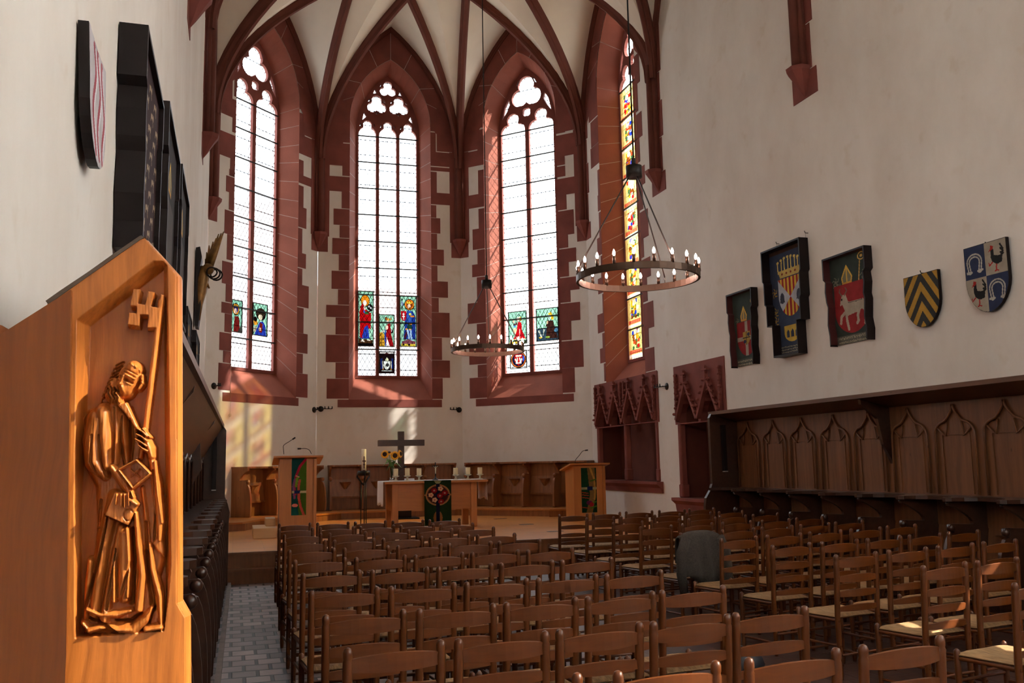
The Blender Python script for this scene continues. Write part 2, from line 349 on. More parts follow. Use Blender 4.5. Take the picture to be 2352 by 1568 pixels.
def tag(o, label=None, cat=None, group=None, kind=None):
    if label: o['label'] = label
    if cat: o['category'] = cat
    if group: o['group'] = group
    if kind: o['kind'] = kind
    return o
def empty(name, loc=(0, 0, 0), rz=0.0, label=None, cat=None, group=None, kind=None):
    o = bpy.data.objects.new(name, None); COL.objects.link(o); o.location = loc; o.rotation_euler = (0, 0, rz); o.empty_display_size = 0.1
    return tag(o, label, cat, group, kind)
def copy_tree(o, parent=None):
    c = o.copy(); COL.objects.link(c); c.parent = parent
    for ch in [x for x in o.children]: copy_tree(ch, c)
    return c
# wall frames: local x = along the wall (s), local y = outward through the wall, local z = up
def frame(px, py, sx, sy, ox, oy):
    return Matrix(((sx, ox, 0, px), (sy, oy, 0, py), (0, 0, 1, 0), (0, 0, 0, 1)))
class Facet:
    def __init__(f, px, py, sx, sy, ox, oy):
        f.M = frame(px, py, sx, sy, ox, oy); f.P = (px, py, 0); f.n = (ox, oy, 0); f.s = (sx, sy)
    def at(f, x, y, off=0.0):
        """pixel -> (s, z) on the wall plane moved outward by off"""
        P = (f.P[0]+f.n[0]*off, f.P[1]+f.n[1]*off, 0); q = hit(x, y, P, f.n)
        return ((q[0]-f.P[0])*f.s[0]+(q[1]-f.P[1])*f.s[1], q[2])
MC = (XA+XB)/2
FE = Facet(MC, YE, 1, 0, 0, 1)
FNE = Facet((XA+XL)/2, (YE+YN)/2, D45, D45, -D45, D45)
FSE = Facet((XB+XR)/2, (YE+YN)/2, D45, -D45, D45, D45)
FS = Facet(XR, 17.93, 0, -1, 1, 0)
FL = Facet(XL, 0, 0, 1, -1, 0)
def arch(hw, zs, za, n=10):
    """pointed arch from left spring over the apex to right spring"""
    r = za-zs; c = (r*r-hw*hw)/(2*hw); R = c+hw; a1 = math.atan2(r, c); L = []
    for i in range(n+1):
        a = math.pi-a1*i/n; L.append((c+R*math.cos(a), zs+R*math.sin(a)))
    return L+[(-x, z) for x, z in L[-2::-1]]
# ================================================================ STRUCTURE
def star(cx, cz, circles, a0, a1, n, extra=None):
    """outline of a union of circles seen from its centre, angles a0..a1"""
    L = []
    for i in range(n+1):
        a = a0+(a1-a0)*i/n; dx, dz = math.cos(a), math.sin(a); best = 0.0
        for (x, z, r) in circles:
            ox, oz = cx-x, cz-z; b = ox*dx+oz*dz; c = ox*ox+oz*oz-r*r; q = b*b-c
            if q >= 0: best = max(best, -b+math.sqrt(q))
        if extra: best = max(best, extra(a))
        L.append((cx+best*dx, cz+best*dz))
    return L
def foil(cx, cz, d, r, n=3, rot=90, k=36):
    cs = [(cx+d*math.cos(math.radians(rot+360*i/n)), cz+d*math.sin(math.radians(rot+360*i/n)), r) for i in range(n)]
    return star(cx, cz, cs, 0, 2*math.pi, k)[:-1]
def light(sc, hw, zb, zs, lobes):
    cs = [(sc+x, z, r) for x, z, r in lobes]
    top = star(sc, zs, cs, 0.0, math.pi, 26)
    top[0] = (sc+hw, zs); top[-1] = (sc-hw, zs)
    return [(sc+hw, zb)]+top+[(sc-hw, zb)]
ZB, ZS, ZA = 3.82, 10.15, 11.75
OB, OS, OA = 3.2, 10.3, 12.03
GD = 0.54
def two_light():
    H_ = []
    for sc in (-0.405, 0.405):
        H_.append(light(sc, 0.35, ZB+0.03, 10.12, [(-0.16, 10.14, 0.19), (0.16, 10.14, 0.19), (0, 10.44, 0.175)]))
    H_.append(foil(0, 11.10, 0.22, 0.232, 3, 90, 48))
    H_.append(foil(0, 10.585, 0.05, 0.075, 4, 45, 20))
    for s in (-1, 1):
        H_.append([(s*0.71, 10.50), (s*0.64, 10.82), (s*0.52, 11.04), (s*0.48, 10.86), (s*0.60, 10.64)])
        H_.append([(s*0.30, 11.32), (s*0.24, 11.45), (s*0.17, 11.5), (s*0.22, 11.36)])
    return H_
def three_light():
    H_ = []
    for sc in (-0.53, 0, 0.53):
        H_.append(light(sc, 0.225, ZB+0.03, 10.13, [(0, 10.13, 0.225), (0, 10.40, 0.115)]))
        for s in (-1, 1): H_.append([(sc+s*0.15, 10.40), (sc+s*0.20, 10.34), (sc+s*0.18, 10.44)])
    for s in (-1, 1):
        H_.append(foil(s*0.29, 10.95, 0.135, 0.132, 3, 90, 42))
        for a in (30, 150, 270):
            x, z = s*0.29+0.232*math.cos(math.radians(a)), 10.95+0.232*math.sin(math.radians(a)); t = math.radians(a)
            H_.append([(x+0.05*math.sin(t), z-0.05*math.cos(t)), (x+0.022*math.cos(t), z+0.022*math.sin(t)), (x-0.05*math.sin(t), z+0.05*math.cos(t)), (x-0.03*math.cos(t), z-0.03*math.sin(t))])
        H_.append([(s*0.66, 10.52), (s*0.62, 10.74), (s*0.55, 10.62)])
        H_.append([(s*0.38, 11.26), (s*0.33, 11.40), (s*0.28, 11.28)])
    H_.append(foil(0, 11.40, 0.115, 0.113, 3, 90, 36))
    for s in (-1, 1): H_.append([(s*0.17, 11.50), (s*0.21, 11.46), (s*0.17, 11.56)])
    return H_
JOINTS = [3.2, 3.72, 4.18, 4.66, 5.22, 5.60, 6.18, 6.55, 7.0, 7.52, 7.95, 8.43, 8.92, 9.36, 9.85, 10.3]
def outline(hw, zb, zs, za, n=10):
    """left jamb (one point per joint), arch, right jamb"""
    js = [zb+(z-JOINTS[0])/(JOINTS[-1]-JOINTS[0])*(zs-zb) for z in JOINTS]
    a = arch(hw, zs, za, n)
    return [(-hw, z) for z in js[:-1]]+a+[(hw, z) for z in js[:-1]][::-1]
def make_window(idx, F, lights, quoins=None, deep=0.52, seen=True):
    root = empty('window_%d' % idx, kind='structure')
    o_ = outline(1.04, OB, OS, OA); g_ = outline(0.80, ZB, ZS, ZA)
    b = MB(F.M)
    # mortar bed
    b.loft([[(s, 0, z) for s, z in o_], [(s, deep, z) for s, z in g_]], 1, False)
    nj = len(JOINTS)-1; n = len(o_)
    cuts = list(range(0, nj+1))+[nj+5, nj+10, nj+15]+[nj+20+k for k in range(0, nj+1)]
    for a, c in zip(cuts, cuts[1:]):
        seg = []
        for k in range(a, c+1):
            (so, zo), (sg, zg) = o_[k], g_[k]
            t = 0.0
            if k == a: t = 0.006
            if k == c: t = -0.006
            def sh(L, k, t):
                k2 = min(k+1, n-1) if t > 0 else max(k-1, 0)
                dx, dz = L[k2][0]-L[k][0], L[k2][1]-L[k][1]; q = math.hypot(dx, dz) or 1
                return (L[k][0]+dx/q*abs(t), L[k][1]+dz/q*abs(t))
            if t: (so, zo), (sg, zg) = sh(o_, k, t), sh(g_, k, t)
            ins = 0.004; cx = 0 if zo > OS else so*0.0
            so2 = so-(ins if so > 0 else -ins); sg2 = sg-(ins if sg > 0 else -ins)
            if zo > OS: zo -= ins; zg -= ins
            seg.append(((so2, -0.004, zo), (sg2, deep, zg)))
        b.loft([[p[0] for p in seg], [p[1] for p in seg]], 0, False)
    # sloping sill
    b.quad((-1.05, -0.003, OB+0.012), (1.05, -0.003, OB+0.012), (0.83, deep, ZB+0.015), (-0.83, deep, ZB+0.015), 0)
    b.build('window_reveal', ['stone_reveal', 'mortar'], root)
    # tracery
    T = MB(F.M); holes = lights()
    ol = [(-0.84, ZB-0.04)]+[(s, z) for s, z in arch(0.84, ZS, ZA+0.05, 14)]+[(0.84, ZB-0.04)]
    T.prism(ol, lambda a, c: (a, deep+0.06, c), lambda a, c: (a, deep-0.07, c), 0, holes)
    # moulded fillets around the lights
    T.build('window_tracery', 'stone', root)
    # bars
    I = MB(F.M)
    for k in range(0, 9):
        z = 10.08-0.696*k
        I.box(-0.79, 0.79, deep-0.085, deep-0.055, z-0.014, z+0.014)
    I.build('window_bar', 'iron', root)
    # glass in its own frame so the lead pattern follows the window
    G = MB()
    G.poly([(-0.82, ZB-0.02)]+arch(0.82, ZS, ZA+0.02, 12)+[(0.82, ZB-0.02)], lambda a, c: (a, 0, c))
    g = G.build('window_glass', seen if isinstance(seen, str) else 'glass' if seen else 'glass_clear', root)
    g.matrix_local = F.M @ Matrix.Translation((0, deep, 0))
    if quoins:
        Q = MB(F.M)
        for (yt, yb, xo), xi in quoins:
            s0, z0 = F.at(xi, (yt+yb)/2); s1, z1 = F.at(xo, (yt+yb)/2)
            zt = (F.at((xi+xo)/2, yt)[1]); zb = F.at((xi+xo)/2, yb)[1]
            sg = -1 if s1 < s0 else 1
            s0 = sg*1.036
            if (s1-s0)*sg < 0.06: s1 = s0+sg*0.12
            s1 = max(min(s1, F.smax), F.smin)
            Q.box(min(s0, s1), max(s0, s1), -0.007, 0.004, zb+0.006, zt-0.006)
        # voussoir ring up to the wall rib
        oa = arch(1.04, OS, OA, 10); fa = arch(F.hw-0.02, 9.45, 12.88, 10)
        for a, c in ((0, 3), (3, 5), (5, 8), (8, 10), (10, 12), (12, 15), (15, 17), (17, 20)):
            A = [(s, -0.013, z) for s, z in oa[a:c+1]]; B = [(s, -0.013, z) for s, z in fa[a:c+1]]
            def tw(L, e):
                p, q = Vector(L[e]), Vector(L[1 if e == 0 else -2]); return tuple(p+(q-p).normalized()*0.006)
            A[0], A[-1], B[0], B[-1] = tw(A, 0), tw(A, -1), tw(B, 0), tw(B, -1)
            Q.loft([A, B], 0, False)
        # sill band
        Q.box(F.band[0], F.band[1], -0.008, 0.004, 3.03, 3.214)
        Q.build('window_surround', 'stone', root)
    return root
def sc(L, ox, oy, k, xi):
    return [((oy+a/k, oy+b/k, ox+x/k), ox+xi/k) for a, b, x in L]
K6 = 2.703; K4 = 3.92
Q_E = sc([(1322, 1448, 785), (1222, 1322, 840), (1050, 1222, 780), (942, 1050, 840), (865, 942, 782), (768, 865, 855), (653, 768, 815), (552, 653, 860), (450, 552, 820), (370, 450, 865), (268, 370, 828), (160, 268, 878), (65, 160, 765), (0, 65, 882)], 460, 380, K6, 910)
Q_E += sc([(1285, 1490, 1130), (1100, 1285, 1268), (1000, 1100, 1150)], 460, 0, K4, 1340)
Q_E += sc([(1318, 1450, 1505), (1208, 1318, 1550), (1068, 1208, 1500), (912, 1068, 1548), (820, 912, 1480), (718, 820, 1537), (620, 718, 1472), (520, 620, 1512), (422, 520, 1470), (325, 422, 1490), (245, 325, 1465), (170, 245, 1570), (38, 170, 1468), (12, 38, 1570)], 460, 380, K6, 1422)
Q_E += sc([(1370, 1500, 2260), (1190, 1370, 2120), (1060, 1190, 2260)], 460, 0, K4, 2058)
Q_SE = sc([(1315, 1445, 160), (1235, 1315, 210), (1125, 1235, 157), (980, 1125, 205), (850, 980, 148), (690, 850, 205), (610, 690, 175), (520, 610, 208), (390, 520, 178), (265, 390, 215), (180, 265, 120), (25, 180, 212)], 1020, 380, K6, 258)
Q_SE += sc([(1360, 1500, 260), (1165, 1360, 378), (1050, 1165, 260)], 1000, 0, K4, 430)
Q_SE += sc([(1255, 1410, 812), (1085, 1255, 865), (965, 1085, 790), (850, 965, 845), (775, 850, 785), (690, 775, 840), (600, 690, 775), (512, 600, 820), (430, 512, 770), (275, 430, 806), (175, 275, 760), (68, 175, 860), (0, 68, 752)], 1020, 380, K6, 735)
Q_SE += sc([(1400, 1489, 1165), (1200, 1400, 1300), (985, 1200, 1165), (880, 985, 1300)], 1000, 0, K4, 1090)
Q_NE = sc([(915, 1160, 318), (805, 915, 362), (640, 805, 328), (470, 640, 375), (368, 470, 347), (205, 368, 385), (0, 205, 352)], 420, 600, K4, 430)
Q_NE += sc([(430, 590, 165), (280, 430, 150), (170, 280, 178), (68, 170, 160), (25, 68, 180)], 460, 380, K6, 215)
Q_NE += sc([(1185, 1330, 420), (1000, 1185, 343), (875, 1000, 437), (730, 875, 355), (525, 730, 452)], 400, 0, 3.268, 480)
Q_NE += sc([(1290, 1440, 665), (1165, 1290, 635), (1040, 1165, 665), (880, 1040, 640), (740, 880, 672), (635, 740, 632), (540, 635, 655), (385, 540, 632), (255, 385, 658), (120, 255, 640), (65, 120, 705), (-40, 65, 640)], 460, 380, K6, 590)
Q_NE += sc([(1240, 1415, 1060), (1020, 1240, 940), (880, 1020, 1060)], 460, 0, K4, 890)
Q_S = sc([(1225, 1340, 995), (1130, 1225, 970), (1035, 1130, 985), (915, 1035, 955), (790, 915, 985), (690, 790, 957), (550, 690, 975), (435, 550, 952), (270, 435, 975), (165, 270, 955), (0, 165, 968)], 1020, 380, K6, 1010)
Q_S += sc([(1300, 1489, 1400), (1060, 1300, 1400), (900, 1060, 1380), (700, 900, 1395)], 1000, 0, K4, 1490)
Q_S += sc([(1280, 1400, 1325), (1135, 1280, 1308), (1015, 1135, 1272), (850, 1015, 1302), (700, 850, 1262), (575, 700, 1283), (450, 575, 1240), (275, 450, 1268), (120, 275, 1235), (0, 120, 1247)], 1020, 380, K6, 1222)
Q_S += sc([(1260, 1489, 1825), (1030, 1260, 1862), (770, 1030, 1812), (495, 770, 1838)], 1000, 0, K4, 1770)
for F_, a_, h_, bn in ((FE, SIDE/2, SIDE/2, (-1.30, 1.28)), (FSE, SIDE/2, SIDE/2, (-1.36, 1.32)), (FNE, SIDE/2, SIDE/2, (-1.25, 1.12)), (FS, 1.98, 1.95, (-1.05, -1.04))):
    F_.smin, F_.smax, F_.hw, F_.band = -a_, a_, h_, bn
W2 = make_window(2, FE, three_light, Q_E)
W1 = make_window(1, FNE, two_light, Q_NE)
W3 = make_window(3, FSE, two_light, Q_SE)
W4 = make_window(4, FS, two_light, Q_S)
# unseen rear windows beside and behind the viewpoint, placed and glazed for their light
FS5 = Facet(XR, 0.055, 0, -1, 1, 0); FN8 = Facet(XL, -2.6, 0, 1, -1, 0); FW = Facet(MC, YBK, -1, 0, 0, -1); FS7 = Facet(XR, -2.6, 0, -1, 1, 0)
KZ = 0.826
FS5.M = FS5.M @ Matrix.Translation((0, 0, 3.2*(1-KZ))) @ Matrix.Diagonal((1, 1, KZ, 1))
FS6 = Facet(XR, 3.6, 0, -1, 1, 0)
def plain_light(): return [light(sc, 0.35, ZB+0.03, 10.0, [(0, 9.93, 0.36)]) for sc in (-0.405, 0.405)]
W5 = make_window(5, FS5, plain_light, None, seen='glass_half')
W6 = make_window(6, FS6, two_light, None, seen='glass_milky')
fill_W7 = make_window(7, FS7, two_light, None, seen='glass_milky_bright')  # added out of view to brighten the room and the nearest chairs
fill_W8 = make_window(8, FN8, two_light, None, seen=False)  # added out of view so skylight grazes the right wall
# daylight portals
for F_ in (FE, FNE, FSE, FS, FS5, FS6, FS7, FN8):
    al = bpy.data.lights.new('daylight_portal', 'AREA'); al.shape = 'RECTANGLE'; al.size = 1.6; al.size_y = 7.9 if F_ is not FS5 else 5.6
    al.cycles.is_portal = True
    ao = bpy.data.objects.new('daylight_portal', al); COL.objects.link(ao)
    inw = -Vector(F_.n); ao.rotation_euler = (-inw).to_track_quat('Z', 'Y').to_euler()
    ao.location = Vector(F_.P)+Vector(F_.n)*(GD+0.12)+Vector((0, 0, 7.8 if F_ is not FS5 else 6.5))
# ---- walls
ZT = 14.4
def opening(F, W): 
    base = W.P; ds = (F.P[0]-base[0])*W.s[0]+(F.P[1]-base[1])*W.s[1]
    return [(ds-1.04, OB)]+[(s+ds, z) for s, z in arch(1.04, OS, OA, 10)]+[(ds+1.04, OB)]
def wall(name, F, s0, s1, holes):
    b = MB(F.M); b.poly([(s0, 0), (s1, 0), (s1, ZT), (s0, ZT)], lambda a, c: (a, 0, c), 0, holes)
    return tag(b.build(name, 'plaster'), kind='structure')
def squash(L): return [(a, 3.2+(z-3.2)*KZ) for a, z in L]
wall('wall_apse', FE, -SIDE/2, SIDE/2, [opening(FE, FE)])
wall('wall_apse_left', FNE, -1.765, 1.765, [opening(FNE, FNE)])
wall('wall_apse_right', FSE, -1.765, 1.765, [opening(FSE, FSE)])
SED = (-1.60, 1.46, 1.20, 2.95); NIC = (2.42, 4.05, 0.92, 2.95)
def rect(r): return [(r[0], r[2]), (r[1], r[2]), (r[1], r[3]), (r[0], r[3])]
wr = wall('wall_right', FS, -1.981, 17.93-YBK, [opening(FS, FS), rect(SED), rect(NIC), squash(opening(FS5, FS)), opening(FS6, FS), opening(FS7, FS)])
wl = wall('wall_left', FL, YBK, YN, [opening(FN8, FL)])
wb = wall('wall_back', FW, MC-XR, MC-XL, [])
# ---- floor
b = MB(); b.quad((XL, YBK, 0), (XR, YBK, 0), (XR, YN+0.3, 0), (XL, YN+0.3, 0)); b.build('floor', 'floor')['kind'] = 'structure'
# ---- vault
ceil = empty('ceiling', kind='structure')
Z0, ZTN, PHI = 9.2, 12.6, math.radians(40)
def rib(P0, P1, z1, n=14, z0=Z0):
    L = []
    for i in range(n+1):
        ph = PHI*i/n; u = (1-math.cos(ph))/(1-math.cos(PHI)); L.append(Vector((P0[0]+(P1[0]-P0[0])*u, P0[1]+(P1[1]-P0[1])*u, z0+(z1-z0)*math.sin(ph)/math.sin(PHI))))
    return L
def formeret(F, hw, side, n=14):
    """half of the wall arch from the corner (side=-1 left) to the apex, on the wall"""
    a = arch(hw, 9.2, 12.9, n); L = a[:n+1] if side < 0 else a[n:][::-1]
    return [F.M @ Vector((s, -0.01, z)) for s, z in L]
def node(F, dT, z=ZTN): 
    v = F.M @ Vector((0, -dT, z)); return (v.x, v.y, v.z)
CZ = 13.1
BAYS_Y = [YN, Y2, Y3, 6.1, 1.1, YBK]
web = MB(); ribs = []
TE, TNE, TSE = node(FE, 2.5), node(FNE, 2.5), node(FSE, 2.5)
C0 = (MC, 18.2, CZ)
pA, pB, pN, pS = (XA, YE), (XB, YE), (XL, YN), (XR, YN)
def cell(*curves):
    n = 14
    for a, c in zip(curves, curves[1:]): web.loft([a, c], 0, True)
def arc_pt(P, T): return rib(P, T[:2], T[2])
for (P, Fl, Tl, Fr, Tr) in ((pA, FNE, TNE, FE, TE), (pB, FE, TE, FSE, TSE)):
    cell(formeret(Fl, 1.80, 1), arc_pt(P, Tl), arc_pt(P, C0), arc_pt(P, Tr), formeret(Fr, 1.80, -1))
    ribs += [arc_pt(P, Tl), arc_pt(P, Tr), formeret(Fl, 1.80, 1), formeret(Fr, 1.80, -1)]
bays = []
for i in range(len(BAYS_Y)-1):
    ya, yb_ = BAYS_Y[i], BAYS_Y[i+1]; ym = (ya+yb_)/2; hw = (ya-yb_)/2
    fs = Facet(XR, ym, 0, -1, 1, 0); fn = Facet(XL, ym, 0, 1, -1, 0)
    bays.append(dict(hw=hw, fs=fs, fn=fn, TS=node(fs, 2.5), TN=node(fn, 2.5), C=(MC, ym if i else 18.2, CZ)))
for i, b_ in enumerate(bays):
    for nm, f, T, x in (('S', b_['fs'], b_['TS'], XR), ('N', b_['fn'], b_['TN'], XL)):
        pe, pw = (x, BAYS_Y[i]), (x, BAYS_Y[i+1])
        se, sw = (-1, 1) if nm == 'S' else (1, -1)
        fe_, fw_ = formeret(f, b_['hw'], se), formeret(f, b_['hw'], sw)
        if i == 0:
            Fo, To, so = (FSE, TSE, 1) if nm == 'S' else (FNE, TNE, -1)
            cell(formeret(Fo, 1.80, so), arc_pt(pe, To), arc_pt(pe, C0), arc_pt(pe, T), fe_)
            ribs += [formeret(Fo, 1.80, so), arc_pt(pe, To), arc_pt(pe, T), fe_]
        else:
            mid = (MC, BAYS_Y[i], 12.9)
            cell(arc_pt(pe, mid), arc_pt(pe, b_['C']), arc_pt(pe, T), fe_); ribs += [arc_pt(pe, T), fe_]
        mid = (MC, BAYS_Y[i+1], 12.9)
        cell(fw_, arc_pt(pw, T), arc_pt(pw, b_['C']), arc_pt(pw, mid)); ribs += [fw_, arc_pt(pw, T)]
# ridges between nodes
for a, c in ((TE, C0), (TNE, C0), (TSE, C0), (bays[0]['TS'], C0), (bays[0]['TN'], C0)):
    ribs.append([Vector(a).lerp(Vector(c), t/6) for t in range(7)])
web.build('vault_web', 'web', ceil)
rb = MB(); rb.quad((XL-0.2, YBK, ZT), (XR+0.2, YBK, ZT), (XR+0.2, YE+0.2, ZT), (XL-0.2, YE+0.2, ZT)); rb.build('sun_stop_slab', 'web', ceil)  # unseen slab added to keep sun from leaking in above the vault
for L in ribs:
    is_wall = abs(L[-1].z-12.9) < 0.02 and L[0].z < 9.3
    w = 0.10 if not is_wall else 0.09; dp = 0.20 if not is_wall else 0.11
    rm = MB(); rows = []
    for k, p in enumerate(L):
        t = (L[min(k+1, len(L)-1)]-L[max(k-1, 0)]).normalized(); sd = t.cross(Vector((0, 0, 1)))
        sd = sd.normalized() if sd.length > 1e-3 else Vector((1, 0, 0)); dn = sd.cross(t).normalized()
        c = Vector((MC, 17.5 if p.y > 16 else p.y, 8.0))
        if dn.dot(c-p) < 0: dn = -dn
        prof = [(-w, -0.04), (-w, dp*0.30), (-w*0.62, dp*0.62), (-w*0.40, dp*0.70), (-w*0.36, dp), (w*0.36, dp), (w*0.40, dp*0.70), (w*0.62, dp*0.62), (w, dp*0.30), (w, -0.04)]
        rows.append([p+sd*a+dn*q for a, q in prof])
    rm.loft(rows, 0, False); rm.build('vault_rib', 'stone_shaded', ceil)
# ---- wall shafts on corbels
def shaft(idx, P, dirs, inw, zc, plates):
    root = empty('trim_%d' % idx, kind='structure')
    inw = Vector((inw[0], inw[1], 0)).normalized(); sd = Vector((-inw.y, inw.x, 0)); p = Vector((P[0], P[1], 0))
    b = MB()
    for off, wd, r in ((0.10, 0.0, 0.075), (0.05, 0.085, 0.045), (0.05, -0.085, 0.045)):
        c = p+inw*(off+0.02)+sd*wd; b.tube([c+Vector((0, 0, zc)), c+Vector((0, 0, 9.5))], r, 8)
    b.tube([p+inw*0.03+Vector((0, 0, zc)), p+inw*0.03+Vector((0, 0, 9.5))], 0.12, 6)
    b.build('shaft', 'stone_shaded', root)
    c = MB(); rows = []
    for z, r, o in ((zc-0.42, 0.004, 0.0), (zc-0.30, 0.06, 0.03), (zc-0.14, 0.13, 0.06), (zc-0.03, 0.18, 0.09), (zc+0.03, 0.19, 0.09)):
        rows.append([p+inw*(o)+inw*r*math.cos(a)+sd*r*math.sin(a)+Vector((0, 0, z)) for a in [2*math.pi*k/8+math.pi/8 for k in range(8)]])
    c.loft(rows, 0, False, True, True); c.build('corbel', 'stone', root)
    q = MB()
    for (dx, dy), (nx, ny), lst in zip(dirs, plates[0], plates[1]):
        for w, z0, z1 in lst:
            T = frame(P[0], P[1], dx, dy, nx, ny); q.T = T; q.box(0 if w > 0 else w, w if w > 0 else 0, -0.010, 0.003, z0, z1)
    q.build('backing_plate', 'stone', root)
PL = [(0.24, 6.86, 7.25), (0.27, 7.25, 9.66), (0.6, 9.67, 11.1)]
PS = [(0.30, 6.86, 7.25), (0.20, 7.27, 7.95), (0.27, 7.97, 8.7), (0.2, 8.72, 9.3), (0.27, 9.32, 10.8)]
shaft(1, pA, [(-D45, -D45), (1, 0)], (0.38, -0.92), 7.28, [[(-D45, D45), (0, 1)], [PL, PL]])
shaft(2, pB, [(-1, 0), (D45, -D45)], (-0.38, -0.92), 7.28, [[(0, 1), (D45, D45)], [PL, PL]])
shaft(3, pN, [(D45, D45), (0, -1)], (0.92, -0.38), 7.28, [[(-D45, D45), (-1, 0)], [PL, [(0.25, 6.86, 7.25)]]])
shaft(4, pS, [(-D45, D45), (0, -1)], (-0.92, -0.38), 7.28, [[(D45, D45), (1, 0)], [PL, PS]])
k = 5
for y in (Y2, Y3, 6.1, 1.1):
    shaft(k, (XR, y), [(0, 1), (0, -1)], (-1, 0), 7.28, [[(1, 0), (1, 0)], [PS, PS]]); k += 1
    shaft(k, (XL, y), [(0, 1), (0, -1)], (1, 0), 7.28, [[(-1, 0), (-1, 0)], [PS, PS]]); k += 1
# ---- gothic niches in the right wall
def arcade(name, label, F, r, nb, sill_z, splits):
    root = empty(name, label=label, cat='niche')
    s0, s1, z0, z1 = r; dp = 0.55
    b = MB(F.M)
    b.quad((s0, 0, z0), (s0, dp, z0), (s0, dp, z1), (s0, 0, z1)); b.quad((s1, 0, z0), (s1, dp, z0), (s1, dp, z1), (s1, 0, z1))
    b.quad((s0, dp, z0), (s1, dp, z0), (s1, dp, z1), (s0, dp, z1)); b.quad((s0, 0, z1), (s1, 0, z1), (s1, dp, z1), (s0, dp, z1)); b.quad((s0, 0, z0), (s1, 0, z0), (s1, dp, z0), (s0, dp, z0))
    b.build('recess', 'stone_shaded', root)  # darker stone copy stands in for shade inside the niche
    e0, e1 = s0-0.13, s1+0.12; zt = 3.36; bw = (s1-s0)/nb; zs = z0+1.22 if nb > 2 else 2.33
    holes = []
    for i in range(nb):
        c = s0+bw*(i+0.5); hw = bw/2-0.045
        cs = [(c-hw*0.42, zs+0.10, hw*0.56), (c+hw*0.42, zs+0.10, hw*0.56), (c, zs+0.30, hw*0.50)]
        t = star(c, zs+0.1, cs, 0, math.pi, 22); holes.append([(c+hw, zs-0.04)]+t+[(c-hw, zs-0.04)])
    b = MB(F.M)
    b.prism([(e0, zs-0.06), (e1, zs-0.06), (e1, zt), (e0, zt)], lambda a, c: (a, 0.12, c), lambda a, c: (a, -0.02, c), 0, holes)
    b.build('arcade_plate', 'stone', root)
    for s in splits:
        p = MB(F.M); s = s0+(s1-s0)*s; w = 0.055
        s_ = min(max(s, s0-0.03), s1+0.03)
        p.bbox(s_-w, s_+w, -0.025, 0.10, z0+0.22, zs-0.05, 0.02); p.bbox(s_-w-0.02, s_+w+0.02, -0.035, 0.12, z0, z0+0.25, 0.02); p.build('post', 'stone', root)
    for i in range(nb):
        c = s0+bw*(i+0.5); hw = bw/2-0.01; g = MB(F.M); ap = zs+0.70
        for sg in (-1, 1):
            A = Vector((c+sg*hw, 0, zs+0.02)); B = Vector((c, 0, ap)); d = (B-A)
            nrm = Vector((-d.z, 0, d.x)).normalized()*0.03
            q = [A+nrm, B+nrm, B-nrm, A-nrm]
            g.prism([(v.x, v.z) for v in q], lambda a, c_: (a, -0.02, c_), lambda a, c_: (a, -0.10, c_))
            for k_ in range(6):
                t = 0.1+0.16*k_; P_ = A+d*t+Vector((sg*0.045, 0, 0.04)); g.ball((P_.x, -0.10, P_.z), 0.034, 5, sq=(1.1, 1.3, 0.9))
        g.box(c-0.022, c+0.022, -0.12, -0.05, ap-0.03, ap+0.20)
        for z, r_ in ((ap+0.10, 0.035), (ap+0.20, 0.03)): g.ball((c, -0.09, z), r_, 6)
        g.box(c-0.10, c+0.10, -0.13, -0.06, ap+0.13, ap+0.165)
        # cusped arch moulding under the gable
        t = star(c, zs+0.1, [(c-hw*0.40, zs+0.10, hw*0.58), (c+hw*0.40, zs+0.10, hw*0.58), (c, zs+0.30, hw*0.52)], 0.05, math.pi-0.05, 18)
        g.tube([(a, -0.035, z) for a, z in t], 0.022, 6)
        g.build('gable', 'stone', root)
    for s in ([s0, s1] if nb == 2 else [s0, (s0+s1)/2-0.09, (s0+s1)/2+0.09, s1]):
        p = MB(F.M); p.box(s-0.022, s+0.022, -0.08, -0.015, zs-0.02, zs+0.85)
        for z in np.arange(zs+0.30, zs+0.9, 0.11): p.ball((s, -0.055, z), 0.04, 5)
        p.build('pinnacle', 'stone', root)
    p = MB(F.M); pr = [(0.0, z0), (-0.14, z0), (-0.14, z0-0.05), (-0.06, z0-0.12), (-0.03, sill_z), (0.0, sill_z)]
    p.prism([(a, c) for a, c in pr], lambda a, c: (e0-0.06, a, c), lambda a, c: (e1+0.06, a, c)); p.build('sill', 'stone', root)
    return root
arcade('wall_niche', 'carved red sandstone sedilia niche with four crocketed gables, beside the right lectern', FS, SED, 4, 0.98, (0, 0.5, 1))
arcade('wall_niche', 'narrow red sandstone niche with two crocketed gables, next to the right choir stalls', FS, NIC, 2, 0.62, (0, 1))
